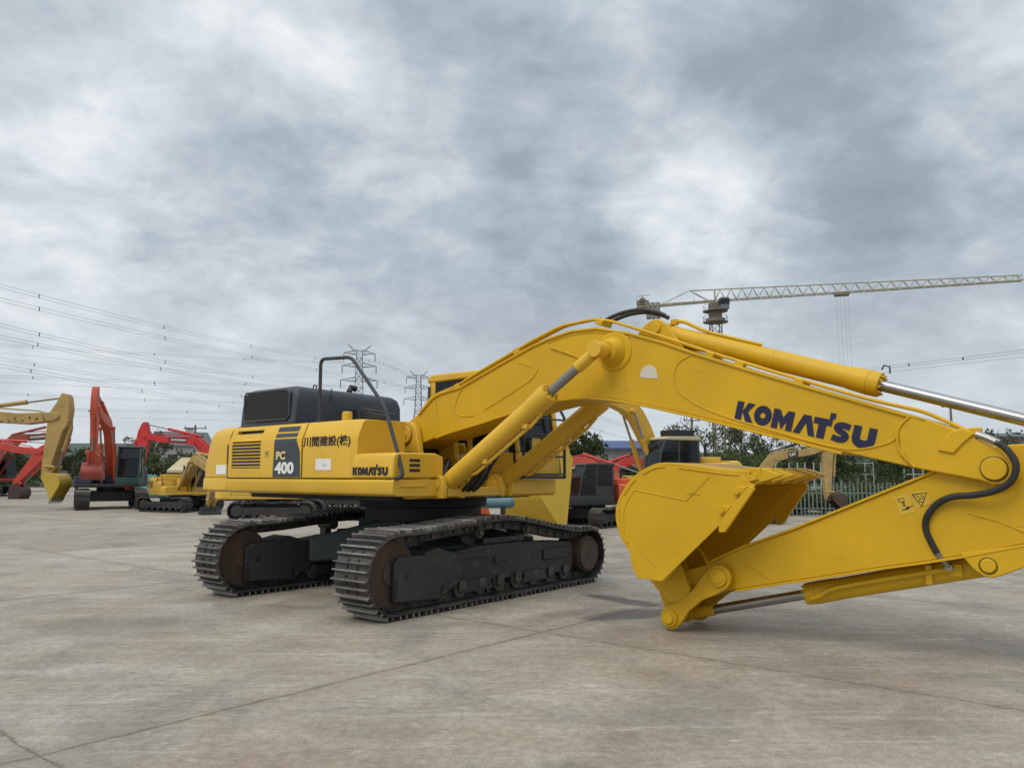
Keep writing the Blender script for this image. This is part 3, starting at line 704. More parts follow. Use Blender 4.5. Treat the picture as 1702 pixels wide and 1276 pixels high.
def pane(name, pts, par, mat=None): # a sheet of glass 8 mm thick through four 3-D points
    a, b, c, d = [Vector(p) for p in pts]; n = (b-a).cross(d-a).normalized()*.008; m = MB()
    m.add([a, b, c, d, a+n, b+n, c+n, d+n], [(0, 1, 2, 3), (7, 6, 5, 4), (0, 4, 5, 1), (1, 5, 6, 2), (2, 6, 7, 3), (3, 7, 4, 0)])
    return m.build(name, mat or M_GLASS(), par)
for w in (CW0-.025, CW1+.03):
    pane('side_window', [(-.42, -w, 2.02), (.37, -w, 2.02), (.30, -w, 2.98), (-.40, -w, 2.98)], cab)
    pane('side_window', [(.44, -w, 1.9), (1.28, -w, 1.9), (1.14, -w, 2.62), (.40, -w, 2.62)], cab)
    pane('side_window', [(.40, -w, 2.63), (1.13, -w, 2.63), (.96, -w, 2.99), (.38, -w, 2.99)], cab)
pane('windscreen', [(1.29, -CW0-.04, 1.6), (1.29, -CW1+.04, 1.6), (1.17, -CW1+.04, 2.6), (1.17, -CW0-.04, 2.6)], cab)
pane('rear_window', [(-.44, -CW0-.05, 2.25), (-.44, -CW1+.05, 2.25), (-.42, -CW1+.05, 2.92), (-.42, -CW0-.05, 2.92)], cab)
m = MB(); m.span(-.05, .40, .80, 1.28, 1.9, 2.12); m.side([(-.10, 2.1), (.05, 2.1), (-.05, 2.75), (-.18, 2.75)], -.82, -1.26); m.span(-.2, .6, .62, .72, 2.1, 2.22); m.build('seat', M_BLACK(), cab, .04)
m = MB()                                             # front guard of black bars
for w in (CW0-.02, CW1+.02): m.tube([(1.40, -w, 1.55), (1.40, -w, 2.42), (1.32, -w, 2.55)], .022, 8)
for z in (1.60, 1.85, 2.15, 2.38): m.tube([(1.41, -CW0+.02, z), (1.41, -CW1-.02, z)], .014, 8)
m.span(1.30, 1.40, -CW0, -CW1, 1.535, 1.575); m.build('front_guard', M_BLACK(), cab)
m = MB(); m.span(1.335, 1.345, .80, .98, 1.92, 2.1); m.add([(1.34, .80, 1.62), (1.34, 1.0, 1.62), (1.34, 1.05, 1.76), (1.34, .86, 1.76)], [(0, 1, 2, 3)]); m.build_each('warning_sheet', paint('sticker_yellow', (.66, .42, .035), .5, .1, .2), cab)
m = MB(); m.side([(-.1, 1.545), (1.0, 1.545), (1.0, 1.56), (-.1, 1.56)], -.44, -.515); m.build('floor_edge', M_BLACK(), cab)

# ---- boom foot brackets
for w0, w1 in ((.40, .305), (-.305, -.40)):
    m = MB(); m.side([(-.34, 1.42), (.62, 1.42), (.55, 1.60), (.34, 1.85), (.285, 2.12), (.245, 2.24), (.16, 2.315), (.04, 2.33), (-.08, 2.28), (-.15, 2.19), (-.17, 2.05), (-.20, 1.80)], w0, w1)
    m.build('boom_foot_bracket', BODY, EX, .012)
m = MB(); m.pin(.06, 2.145, .435, .40, .125); m.pin(.06, 2.145, .45, -.45, .06); m.box((.0, -.42, 2.25), (.07, .04, .05)); m.build('boom_foot_pin', BODY, EX, .006)
m = MB(); m.side([(-.55, 1.43), (.10, 1.43), (.0, 1.98), (-.45, 2.0)], .30, -.30); m.rod((.45, .0, 1.43), (.45, .0, 1.72), .16); m.rod((.62, -.22, 1.43), (.62, -.22, 1.62), .10); m.tube([(.45, 0, 1.72), (.5, .0, 1.80), (.62, -.1, 1.78), (.62, -.2, 1.6)], .03, 8); m.build('swing_motor', M_BLACK(), EX, .015)
m = MB()
for i, u in enumerate((.27, .33, .40, .47)): m.span(u, u+.04, .352, .357, 1.83, 1.89)
m.build_each('small_plate', M_WHITE(), EX)

# ---- boom
TOPB = [(-.02, 2.325), (.185, 2.43), (.467, 2.645), (.62, 2.70), (.99, 2.755), (1.687, 3.0), (2.206, 3.175), (2.458, 3.24), (2.80, 3.295), (3.165, 3.285), (3.598, 3.175), (4.03, 3.02), (4.379, 2.87), (4.911, 2.663), (5.592, 2.41), (6.087, 2.228), (6.534, 2.065), (6.742, 1.975), (6.89, 1.89)]
BOTB = [(6.72, 1.59), (6.40, 1.657), (5.823, 1.803), (5.242, 1.965), (4.707, 2.112), (4.111, 2.272), (3.688, 2.375), (3.371, 2.44), (3.02, 2.487), (2.65, 2.487), (2.203, 2.43), (1.402, 2.272), (.819, 2.165), (.547, 2.10), (.289, 2.03)]
TIP = [(7.00+.145*math.cos(R(a)), 1.645+.135*math.sin(R(a))) for a in (62, 40, 20, 0, -20, -45, -70, -95)]
FOOT = [(.05+.19*math.cos(R(a)), 2.145+.19*math.sin(R(a))) for a in (-60, -90, -120, -150, 180, 150, 120)]
prof = TOPB+TIP+[(6.9, 1.55)]+BOTB+FOOT
m = MB(); m.side(prof, .285, -.285)
m.side([(6.40, 2.113)]+[p for p in TOPB if p[0] > 6.45]+TIP+[(6.9, 1.55), (6.72, 1.59), (6.43, 1.65), (6.31, 1.80), (6.30, 1.98)], .305, -.305)
boom = m.build('boom', BOOM, EX, .010)
m = MB(); m.plate(TOPB[1:-2], -.028, .305, -.305); m.build('boom_top_plate', BOOM, boom, .005)
m = MB(); m.plate(sm2([p for p in BOTB if .4 < p[0] < 6.3], 2), .028, .315, -.315); m.build('boom_bottom_plate', BOOM, boom, .005)
def bead(line, r=.009, k=5): return MB().tube([(u, -.287, z) for u, z in sm2(line, k)], r, 6)
m = bead([(6.29, 1.98), (6.26, 1.90), (6.10, 1.845), (5.85, 1.83), (5.4, 1.95), (4.6, 2.22), (4.27, 2.40), (4.15, 2.53), (4.14, 2.66), (4.20, 2.78), (4.38, 2.86)])
m.tube([(u, -.287, z) for u, z in sm2([(1.25, 2.36), (1.03, 2.36), (.90, 2.44), (.93, 2.60), (1.03, 2.72)], 5)], .009, 6)
m.tube([(u, -.287, z) for u, z in sm2([(1.42, 2.42), (1.9, 2.62), (2.2, 2.76), (2.3, 2.88)], 5)], .007, 6)
m.tube([(u, -.287, z) for u, z in ((.60, 2.14), (.56, 2.40), (.52, 2.62))], .006, 6)
m.tube([(u, -.307, z) for u, z in sm2([(6.40, 2.10), (6.30, 1.98), (6.31, 1.8), (6.42, 1.66)], 5)], .012, 6)
m.tube([(u, -.287, z) for u, z in sm2([(2.45, 3.18), (2.8, 3.235), (3.2, 3.22), (3.6, 3.11)], 4)], .007, 6)
m.tube([(u, -.287, z) for u, z in sm2([(1.98, 2.98), (2.12, 2.94), (2.22, 2.90)], 4)], .005, 6)
m.build_each('weld_bead', BOOM, boom)
m = MB(); m.pin(3.40, 2.98, .28, .305, .235, .215, 32); m.pin(3.38, 2.975, .30, .42, .175, .115, 32); m.pin(3.36, 2.97, .41, .645, .062, n=32); m.build('cylinder_boss', BOOM, boom, .01)
m = MB(); m.pin(3.40, 2.98, -.305, -.28, .215, .235, 32); m.pin(3.38, 2.975, -.42, -.30, .115, .175, 32); m.pin(3.36, 2.97, -.645, -.41, .062, n=32); m.build('cylinder_boss', BOOM, boom, .01)
m = MB(); m.pin(7.0, 1.645, .335, -.335, .092, n=32); m.build('boom_tip_pin', BOOM, boom, .006)
semi = [(3.735+.0, 2.655)]+[(3.83+.105*math.cos(R(a)), 2.675+.11*math.sin(R(a))) for a in range(180, -1, -20)]+[(3.94, 2.625)]
m = MB(); m.side(semi, .289, .28); m.build('faded_sticker', paint('pale_sticker', (.62, .56, .47), .5, .08, .15), boom)
word_mesh('maker_word', M_NAVY(), boom, 1.335, .188, (4.795, -.2865, 2.150), (R(90), R(14.6), 0))
# pipes along the boom
PIPE = [(.20, 2.46), (.38, 2.645), (.556, 2.70), (.92, 2.785), (1.12, 2.87), (2.186, 3.245), (2.62, 3.375), (3.10, 3.395), (3.33, 3.345), (3.98, 3.09), (4.603, 2.83), (5.282, 2.565), (5.782, 2.375), (6.089, 2.262), (6.33, 2.19), (6.50, 2.14), (6.743, 2.005), (6.87, 1.93)]
m = MB()
for w, dz, n0, n1 in ((.245, .0, 0, 18), (.175, .015, 1, 8), (.105, .03, 1, 8)):
    m.tube(fillet([(u, -w, z+dz) for u, z in PIPE[n0:n1]], .12, 4), .018, 8)
m.build_each('hydraulic_pipe', BOOM, boom)
m = MB()
for u, z in ((.92, 2.78), (1.95, 3.15), (3.20, 3.36), (4.55, 2.84), (5.45, 2.49)):
    m.box((u, -.19, z-.02), (.09, .22, .07), Matrix.Rotation(R(20 if u > 3 else -20), 3, 'Y'))
m.box((4.85, -.22, 2.70), (.10, .09, .06), Matrix.Rotation(R(20), 3, 'Y')); m.build_each('pipe_clamp', BOOM, boom, .008)
m = MB(); m.side([(6.60, 1.80), (6.72, 1.77), (6.80, 1.86), (6.88, 1.93), (6.80, 1.985), (6.70, 1.95)], .325, .27); m.box((6.88, -.25, 1.94), (.09, .09, .09)); m.build('pipe_end_bracket', BOOM, boom, .01)
m = MB()
for dw, dz in ((.0, 0), (.09, .015)):
    m.tube([(u, w-dw, z+dz) for u, w, z in ((3.16, -.12, 3.33), (3.30, -.10, 3.385), (3.46, -.06, 3.43), (3.66, -.03, 3.435), (3.84, -.0, 3.385), (3.93, .02, 3.34))], .023, 8, 4)
m.build_each('boom_hose', M_RUBBER(), boom)
m = MB(); m.tube([(.10, -.05, 2.05), (.02, -.1, 2.25), (.05, -.15, 2.40), (.20, -.2, 2.50)], .026, 8, 4); m.tube([(.14, .08, 2.05), (.06, .02, 2.28), (.12, -.08, 2.46), (.26, -.1, 2.56)], .026, 8, 4); m.build_each('foot_hose', M_RUBBER(), boom)
m = MB(); m.tube([(u, -.30, z) for u, z in ((2.50, 3.12), (2.86, 2.98), (2.90, 2.955), (2.98, 2.95), (3.06, 3.0), (3.12, 3.07), (3.20, 3.08), (3.26, 3.05))], .010, 6, 4); m.build('grease_line', BOOM, boom)

# ---- cylinders
def cylinder(par, name, base, top, ext, w, rb, rr, mat, eye=.12, head=1.12, clev=None):
    """barrel from base eye, rod to the top eye; returns the barrel object"""
    b = Vector((base[0], -w, base[1])); t = Vector((top[0], -w, top[1])); d = (t-b).normalized(); e = b+d*ext
    m = MB(); m.rod(b+d*eye*.8, e-d*.12, rb, n=28); m.rod(e-d*.30, e-d*.10, rb*1.04, rb*head, 28); m.rod(e-d*.10, e, rb*head, rb*head*.97, 28)
    m.rod(b+d*eye*.5, b+d*(eye*.8+.02), rb*.7, rb, 28); m.pin(base[0], base[1], w+rb*.8, w-rb*.8, eye)
    m.rod(b+d*(ext*.56), b+d*(ext*.56+.012), rb*1.02, n=28)
    for i in range(10):
        a = d.orthogonal().normalized(); q = Matrix.Rotation(2*math.pi*i/10, 3, d) @ a
        m.rod(e+q*rb*.86-d*.01, e+q*rb*.86+d*.03, rb*.12, n=6)
    o = m.build(name, mat, par, .005)
    m = MB(); m.rod(e-d*.05, t-d*eye*.9, rr, n=24); rod = m.build('piston_rod', M_CHROME(), o)
    m = MB(); m.pin(top[0], top[1], w+rb*.75, w-rb*.75, eye*.74); m.rod(t-d*(eye*.9+.22), t-d*eye*.7, rr*1.25, n=20); m.build('rod_eye', mat, o, .006)
    return o, b, d, e
for w in (.56, -.56):
    o, b, d, e = cylinder(EX, 'boom_cylinder', (1.01, 1.462), (3.36, 2.97), 1.99, w, .118, .054, BODY, .125)
    up = Vector((-d.z, 0, d.x))
    m = MB(); q = -up*.16
    m.tube([b+d*.45+q*.85, b+d*.55+q, b+d*1.6+q, b+d*1.78+q*.8], .022, 8); m.box(b+d*.75-up*.13, (.08, .10, .06)); m.box(b+d*1.5-up*.13, (.08, .10, .06)); m.build('cylinder_pipe', BODY, o, .004)
    m = MB(); m.side([(.86, 1.30), (1.16, 1.30), (1.17, 1.46), (1.13, 1.56), (1.04, 1.605), (.94, 1.58), (.87, 1.50)], w+.20, w+.13); m.side([(.86, 1.30), (1.16, 1.30), (1.17, 1.46), (1.13, 1.56), (1.04, 1.605), (.94, 1.58), (.87, 1.50)], w-.13, w-.20)
    m.pin(1.01, 1.462, w+.225, w-.225, .075, n=28); m.build('cylinder_foot', BODY, EX, .01)
m = MB()
for i, (w, s) in enumerate(((.40, 0), (.30, .05), (.20, .10))):
    m.tube([(1.02-s, -w, 1.37), (1.16, -w, 1.40), (1.34, -w-.02, 1.52), (1.52, -w-.06, 1.72), (1.66, -w-.10, 1.83)], .028, 8, 5)
m.build_each('cylinder_hose', M_RUBBER(), EX)
m = MB()
for w in (.50, .42, .32): m.tube([(1.64, -w, 1.81), (1.74, -w, 1.89)], .022, 8)
m.build_each('hose_ferrule', M_STEEL(), EX)
o, b, d, e = cylinder(EX, 'arm_cylinder', (3.88, 3.17), (7.74, 1.865), 2.345, 0, .104, .054, BOOM, .12, 1.16)
m = MB(); m.side([(3.60, 3.10), (4.22, 2.90), (4.10, 3.10), (4.00, 3.24), (3.91, 3.30), (3.82, 3.30), (3.74, 3.26), (3.66, 3.18)], .19, .13); m.side([(3.60, 3.10), (4.22, 2.90), (4.10, 3.10), (4.00, 3.24), (3.91, 3.30), (3.82, 3.30), (3.74, 3.26), (3.66, 3.18)], -.13, -.19); m.pin(3.88, 3.20, .215, -.215, .06); m.build('arm_cylinder_bracket', BOOM, boom, .012)
m = MB(); m.tube([(3.98, .02, 3.29), (4.12, .0, 3.27), (4.30, -.02, 3.175), (4.42, -.02, 3.115)], .022, 8, 4); m.tube([(4.42, -.02, 3.115), (5.0, -.02, 2.915)], .018, 8); m.box((4.0, .02, 3.285), (.08, .06, .06)); m.build('cylinder_pipe', BOOM, o, .004)
m = MB(); m.tube([(6.12, .0, 2.56), (6.14, .0, 2.60), (6.19, .0, 2.585), (6.19, .0, 2.52)], .008, 6); m.build('head_fitting', M_BLACK(), o)

# ---- arm
ARMP = [(4.11+.17*math.cos(R(a)), .428+.17*math.sin(R(a))) for a in (-60, -90, -130, -170, 150, 120)]
ARMP += [(4.20, .62), (4.43, .69), (4.795, .87), (5.32, 1.075), (5.79, 1.28), (6.166, 1.445), (6.52, 1.60), (6.78, 1.73), (6.90, 1.80), (7.02, 1.835), (7.25, 1.845), (7.45, 1.93), (7.62, 2.0), (7.74, 2.02), (7.84, 1.98), (7.88, 1.88), (7.84, 1.78), (7.62, 1.40), (7.35, 1.12), (7.157, 1.05), (6.713, .93), (6.43, .862), (6.027, .775), (5.481, .645), (5.156, .572), (4.571, .435), (4.36, .34)]
m = MB(); m.side(ARMP, .225, -.225); m.pin(4.11, .428, .25, -.25, .15, n=32); m.pin(4.11, .428, .275, -.275, .075, n=28)
arm = m.build('arm', BOOM, EX, .010)
m = MB(); m.plate([(4.43, .69), (4.795, .87), (5.32, 1.075), (5.79, 1.28), (6.166, 1.445), (6.52, 1.60), (6.78, 1.73)], .022, .245, -.245); m.plate([(7.157, 1.05), (6.713, .93), (6.43, .862), (6.027, .775), (5.481, .645), (5.156, .572), (4.72, .47)], .022, .245, -.245); m.build('arm_flange', BOOM, arm, .004)
m = MB(); m.tube([(u, -.228, z) for u, z in ((4.85, .73), (4.98, .66), (5.08, .60))], .007, 6); m.tube([(u, -.228, z) for u, z in ((6.78, 1.28), (7.0, 1.22), (7.3, 1.08))], .006, 6); m.build_each('weld_bead', BOOM, arm)
m = MB(); m.side([(6.70, .95), (6.79, .83), (6.86, .775), (6.92, .765), (6.99, .79), (7.20, .89), (7.30, 1.08), (6.95, 1.0)], .24, .12); m.side([(6.70, .95), (6.79, .83), (6.86, .775), (6.92, .765), (6.99, .79), (7.20, .89), (7.30, 1.08), (6.95, 1.0)], -.12, -.24); m.pin(6.90, .862, .255, -.255, .058); m.build('bucket_cylinder_bracket', BOOM, arm, .01)
STK = paint('sticker_yellow', (.66, .42, .035), .5, .1, .2)
m = MB(); m.side([(6.215, 1.40), (6.335, 1.432), (6.385, 1.275), (6.265, 1.243)], .2275, .22); lab1 = m.build('warning_label', STK, arm)
m = MB(); m.side([(6.345, 1.437), (6.47, 1.468), (6.515, 1.355), (6.39, 1.305)], .2275, .22); lab2 = m.build('warning_label', STK, arm)
m = MB()
def ink(line, r=.0035, closed=False):
    L_ = line+[line[0]] if closed else line; m.tube([(u, -.228, z) for u, z in L_], r, 4)
ink([(6.365, 1.428), (6.478, 1.443), (6.435, 1.325)], .005, True); ink([(6.40, 1.415), (6.43, 1.395), (6.415, 1.375), (6.445, 1.36)]); ink([(6.43, 1.42), (6.455, 1.41), (6.44, 1.385)])
m.build('warning_triangle', M_INK(), lab2)
m = MB(); ink([(6.25, 1.385), (6.295, 1.395), (6.302, 1.368), (6.258, 1.358)], .003, True); ink([(6.29, 1.36), (6.30, 1.325)], .004); ink([(6.28, 1.348), (6.292, 1.362), (6.306, 1.352)], .003); ink([(6.285, 1.334), (6.299, 1.322), (6.31, 1.338)], .003)
m.side([(6.275, 1.285), (6.33, 1.298), (6.348, 1.322), (6.325, 1.325), (6.30, 1.30), (6.275, 1.292)], .2285, .22); m.side([(6.354, 1.318), (6.366, 1.322), (6.362, 1.335), (6.350, 1.331)], .2285, .22)
m.build('crush_pictogram', M_INK(), lab1)
m = MB(); m.tube([(6.89, -.30, 1.93), (6.97, -.315, 1.895), (7.05, -.33, 1.85)], .030, 8); m.build_each('hose_ferrule', M_STEEL(), EX)
m = MB(); m.tube([(u, -w, z) for u, w, z in ((7.03, .33, 1.862), (7.10, .345, 1.80), (7.155, .36, 1.70), (7.145, .36, 1.60), (7.09, .355, 1.52), (6.98, .335, 1.462), (6.84, .30, 1.43), (6.68, .28, 1.412), (6.56, .26, 1.35), (6.475, .25, 1.24), (6.46, .245, 1.13), (6.50, .24, 1.01), (6.535, .235, .935))], .027, 10, 5); m.build('bucket_hose', M_RUBBER(), EX)
m = MB(); m.tube([(6.53, -.235, .945), (6.575, -.20, .87), (6.61, -.15, .82)], [.026, .024, .018], 8); m.rod((6.60, -.17, .82), (6.60, -.10, .82), .03); m.build_each('hose_ferrule', M_STEEL(), EX)

def pin_ring(u, z, w, r, par):
    MB().tube([(u+r*math.cos(2*math.pi*i/32), -w, z+r*math.sin(2*math.pi*i/32)) for i in range(33)], .0045, 5).build('grease_ring', paint('grease', (.10, .065, .015), .4, .3, .3), par)
pin_ring(7.0, 1.645, .307, .098, boom); pin_ring(6.90, .862, .243, .064, arm); pin_ring(4.11, .428, .252, .082, arm); pin_ring(.06, 2.145, .40, .132, EX)
# ---- bucket and linkage
o, b, d, e = cylinder(EX, 'bucket_cylinder', (6.90, .862), (4.085, .135), 1.60, 0, .098, .048, BOOM, .105, 1.08)
up = Vector((d.z, 0, -d.x))
if up.z < 0: up = -up
m = MB(); sidev = Vector((0, -1, 0))
m.tube([b+d*.30+sidev*.10, b+d*.42+sidev*.125+up*.02, b+d*1.25+sidev*.125+up*.02, b+d*1.45+sidev*.11-up*.03, b+d*1.55+sidev*.10-up*.04], .022, 8, 4)
m.box(b+d*.48+sidev*.115+up*.0, (.05, .03, .16)); m.box(b+d*.27+sidev*.10, (.10, .05, .10)); m.build('cylinder_pipe', BOOM, o, .005)
for w0, w1 in ((.34, .285), (-.285, -.34)):
    m = MB(); A = Vector((4.598, .584)); B = Vector((4.053, .132)); dd = (B-A).normalized(); nn = Vector((-dd.y, dd.x)); pts = []
    for a in range(-90, 91, 30): pts.append(A-dd*.125*math.cos(R(a))+nn*.125*math.sin(R(a)))
    pts += [A+dd*.14+nn*.105, A+dd*.30+nn*.062+nn*.0, B-dd*.22+nn*.062, B-dd*.11+nn*.095]
    for a in range(90, -91, -30): pts.append(B+dd*.115*math.cos(R(a))+nn*.115*math.sin(R(a)))
    pts += [B-dd*.11-nn*.095, B-dd*.22-nn*.062, A+dd*.30-nn*.075, A+dd*.14-nn*.11]
    m.side([tuple(p) for p in pts], w0, w1)
    s = 1 if w0 > 0 else -1
    m.pin(A.x, A.y, w0 if s > 0 else w1-.03, (w0+.03) if s > 0 else w1, .088, n=28); m.pin(B.x, B.y, w0 if s > 0 else w1-.03, (w0+.03) if s > 0 else w1, .085, n=28)
    m.pin(A.x, A.y, (w0+.04) if s > 0 else w1-.04, w0 if s > 0 else w1, .058, n=28); m.pin(B.x, B.y, (w0+.055) if s > 0 else w1-.055, w0 if s > 0 else w1, .055, n=10)
    m.build('bucket_link', BOOM, EX, .008)
m = MB(); m.pin(4.598, .584, .33, -.33, .05); m.pin(4.053, .132, .33, -.33, .05); m.build('link_pin', M_STEEL(), EX)
for w in (.22, -.22):
    m = MB(); A = Vector((3.88, .63)); B = Vector((4.053, .132)); dd = (B-A).normalized(); nn = Vector((-dd.y, dd.x))
    m.side([tuple(A+nn*.085-dd*.05), tuple(A-nn*.085-dd*.05), tuple(B-nn*.07), tuple(B-nn*.09+dd*.04), tuple(B+dd*.105), tuple(B+nn*.09+dd*.04), tuple(B+nn*.07)], w+.045, w-.045); m.build('bucket_tie_link', BOOM, EX, .01)
BW = .68
SHELL = [(5.10, 1.60), (4.86, 1.615), (4.55, 1.655), (4.225, 1.69), (4.05, 1.655), (3.88, 1.562), (3.78, 1.463), (3.69, 1.323), (3.655, 1.17), (3.705, .977), (3.815, .815), (3.845, .68), (3.91, .555)]
RIM = [(5.09, 1.528), (4.19, .553), (3.915, .550)]
SIDEP = SHELL+[(4.185, .550), (5.09, 1.528)]
def bucket_at(par, pts_fn, BW, sc, mat, inner, nteeth=5, tooth_mat=None, detail=True):
    T = pts_fn
    sh = [T(p) for p in sm2(SHELL, 4)]
    m = MB(); m.plate(sh, -.028*sc, BW, -BW)
    ob = m.build('bucket', mat, par, .004*sc, ang=40)
    for w0, w1 in ((BW, BW-.03*sc), (-BW+.03*sc, -BW)):
        k = MB(); k.side([T(p) for p in sm2(SHELL, 2)+[(4.185, .550), (5.09, 1.528)]], w0+.002*sc if w0 > 0 else w0, w1 if w0 > 0 else w1-.002*sc)
        if detail:
            c = .012*sc
            s0, s1 = (w0, w0+c) if w0 > 0 else (w1-c, w1)
            k.side([T(p) for p in ((5.085, 1.535), (5.16, 1.50), (4.80, 1.13), (4.16, .545), (4.03, .552), (4.84, 1.43), (4.78, 1.58), (5.05, 1.57))], s1, s0)
        k.build('bucket_side_plate', mat, ob, .004*sc)
    ear = MB()
    for w in (.30, -.30):
        ear.side([T(p) for p in ((3.70, .93), (3.79, .52), (4.02, .30), (4.14, .275), (4.25, .33), (4.28, .45), (4.22, .56), (4.12, .75), (3.95, .9))], (w+.03)*sc, (w-.03)*sc)
    ear.build_each('hinge_ear', mat, ob, .006*sc)
    lip = MB(); lip.side([T(p) for p in ((4.78, 1.59), (5.10, 1.595), (5.18, 1.555), (5.09, 1.53), (4.78, 1.555))], BW, -BW); lip.build('cutting_edge', mat, ob, .004*sc)
    for i in range(nteeth):
        w = (BW-.09*sc)*(1-2*i/(nteeth-1))
        t = MB(); hw = .062*sc
        A = [T(p) for p in ((4.80, 1.63), (5.12, 1.665), (5.19, 1.655), (5.21, 1.54), (5.15, 1.505), (4.98, 1.51), (5.0, 1.535), (5.08, 1.56), (4.90, 1.59))]
        t.side(A, w+hw, w-hw)
        base = [T(p) for p in ((5.20, 1.655), (5.20, 1.53))]; tip = [T(p) for p in ((5.37, 1.60), (5.37, 1.582))]
        vs = [(base[0][0], -(w+hw), base[0][1]), (base[0][0], -(w-hw), base[0][1]), (base[1][0], -(w-hw), base[1][1]), (base[1][0], -(w+hw), base[1][1])]
        hw2 = hw*.75
        vs += [(tip[0][0], -(w+hw2), tip[0][1]), (tip[0][0], -(w-hw2), tip[0][1]), (tip[1][0], -(w-hw2), tip[1][1]), (tip[1][0], -(w+hw2), tip[1][1])]
        t.add(vs, [(0, 1, 2, 3), (7, 6, 5, 4), (0, 4, 5, 1), (1, 5, 6, 2), (2, 6, 7, 3), (3, 7, 4, 0)])
        if detail: q = T((5.14, 1.59)); t.pin(q[0], q[1], w+hw+.008, w-hw-.008, .022*sc, n=12)
        t.build('tooth', tooth_mat or mat, ob, .006*sc)
    return ob
bucket = bucket_at(EX, lambda p: p, BW, 1, BOOM, M_INNER())
for s in (1, -1):                                    # side cutters with two bolts
    m = MB(); a, b_ = (BW+.012, BW+.05) if s > 0 else (-BW-.05, -BW-.012)
    m.side([(5.11, 1.50), (5.165, 1.47), (4.86, 1.06), (4.795, 1.055), (4.80, 1.12), (4.86, 1.22)], b_, a); m.side([(4.86, 1.22), (4.80, 1.26), (4.845, 1.31), (4.93, 1.31)], b_-.01*(s > 0), a+.01*(s < 0)); m.side([(5.02, 1.40), (4.955, 1.44), (5.0, 1.49), (5.09, 1.49)], b_-.01*(s > 0), a+.01*(s < 0))
    c = m.build('side_cutter', BOOM, bucket, .008)
    for u, z in ((4.835, 1.262), (4.99, 1.44)):
        m = MB(); m.pin(u, z, BW+.014 if s > 0 else -BW-.065, BW+.065 if s > 0 else -BW-.014, .026, n=6); m.pin(u, z, BW+.012 if s > 0 else -BW-.045, BW+.045 if s > 0 else -BW-.012, .036, n=16); m.build('cutter_bolt', BOOM, c)
m = MB()
m.tube([(u, -(BW+.003), z) for u, z in sm2([(3.77, .86), (3.735, 1.0), (3.73, 1.2), (3.80, 1.36), (3.87, 1.44)], 4)], .006, 6)
m.tube([(u, -(BW+.003), z) for u, z in ((3.87, 1.44), (4.45, 1.345), (4.70, 1.58))], .006, 6); m.tube([(u, -(BW+.003), z) for u, z in ((3.90, .92), (4.01, .76), (4.10, .69))], .007, 6); m.build_each('weld_bead', BOOM, bucket)
m = MB()
sh = sm2(SHELL, 2)
for i, (u0, u1) in enumerate(((1, 5), (6, 9), (10, 13), (15, 19))):
    m.plate(sh[u0:u1+1], .020, BW+.012, BW-.14); m.plate(sh[u0:u1+1], .020, -BW+.14, -BW-.012)
m.build_each('wear_strip', BOOM, bucket, .004)
lettering('tooth_mark', '2', .05, M_WHITE(), bucket, (5.31, .535, 1.568), RS, .03)

# ================================================================== ground, bank, far hills
def X(px, Y): return (px-851)/1278*Y*.9932           # a bearing in the photograph turned into a place on the ground at distance Y
def X3(px, Y, z): return (px-851)/1278*(Y*.9932+(z-1.6)*.1166)
def H(py, Y):
    k = (638-py)/1278; c, s = math.cos(PITCH), math.sin(PITCH); return 1.6+Y*(k*c+s)/(c-k*s)
m = MB(); m.add([(-900, -60, 0), (900, -60, 0), (900, 1500, 0), (-900, 1500, 0)], [(0, 1, 2, 3)])
tag(m.build('yard_ground', concrete()), kind='structure')
def strip_ground(name, pts, prof, mat):
    """terrain ridge along plan points; prof = (offset back, height) pairs"""
    rng = random.Random(7); P = smooth([Vector((x, y, 0)) for x, y in pts], 8); rs = []
    for p in P: rs.append([(p.x+rng.uniform(-.3, .3), p.y+o, h*(1+rng.uniform(-.08, .08))-.05) for o, h in prof])
    vs = [v for r in rs for v in r]; n = len(prof); fs = [(i*n+k, (i+1)*n+k, (i+1)*n+k+1, i*n+k+1) for i in range(len(rs)-1) for k in range(n-1)]
    m = MB(); m.add(vs, fs); return tag(m.build(name, mat, ang=80), kind='structure')
GRASSY = paint('bank_green', (.055, .075, .040), .9, .4, .6, (.10, .10, .06), .25, 0, 0)
strip_ground('grass_bank', [(-140, 108), (-90, 100), (-60, 98), (-40, 104), (0, 110), (60, 104), (120, 108)], [(0, 0), (3, 1.6), (7, 3.4), (10, 4.6), (18, 4.9), (30, 4.6)], GRASSY)

# ================================================================== other excavators, built at twenty-ton size and scaled
OR = (.55, .075, .028); RED = (.44, .045, .032)
P_ORANGE = paint('orange_paint', (.62, .105, .03), .5, .1, .2); P_RED = paint('red_paint', (.50, .052, .036), .5, .12, .2); P_DRED = paint('dull_red_paint', (.30, .060, .042), .6, .25, .4)
P_TAN = paint('tan_paint', (.40, .265, .085), .55, .15, .3); P_YEL = paint('bright_yellow_paint', (.64, .40, .05), .5, .1, .15); P_CAT = paint('beige_paint', (.40, .27, .10), .6, .2, .35)
P_GREEN = paint('dark_green_paint', (.022, .075, .060), .5, .2, .3); P_NAVY = paint('navy_paint', (.030, .034, .065), .5, .2, .3); P_DGREY = paint('dark_grey_paint', (.032, .036, .037), .5, .2, .3)
P_CREAM = paint('cream_paint', (.50, .42, .24), .5, .1, .2)
TR_SMALL = belt_mesh(belt(ellipse_track(4.1, .92), .6, .20, .055, .03, links=False, bolts=False))
BOOMP_T = [(0, .22), (.6, .40), (1.6, .98), (2.1, 1.20), (2.55, 1.28), (3.05, 1.18), (4.2, .62), (5.5, .20)]
BOOMP_B = [(5.6, -.16), (4.4, .10), (3.3, .56), (2.7, .72), (2.2, .66), (1.5, .34), (.7, .0), (0, -.22)]
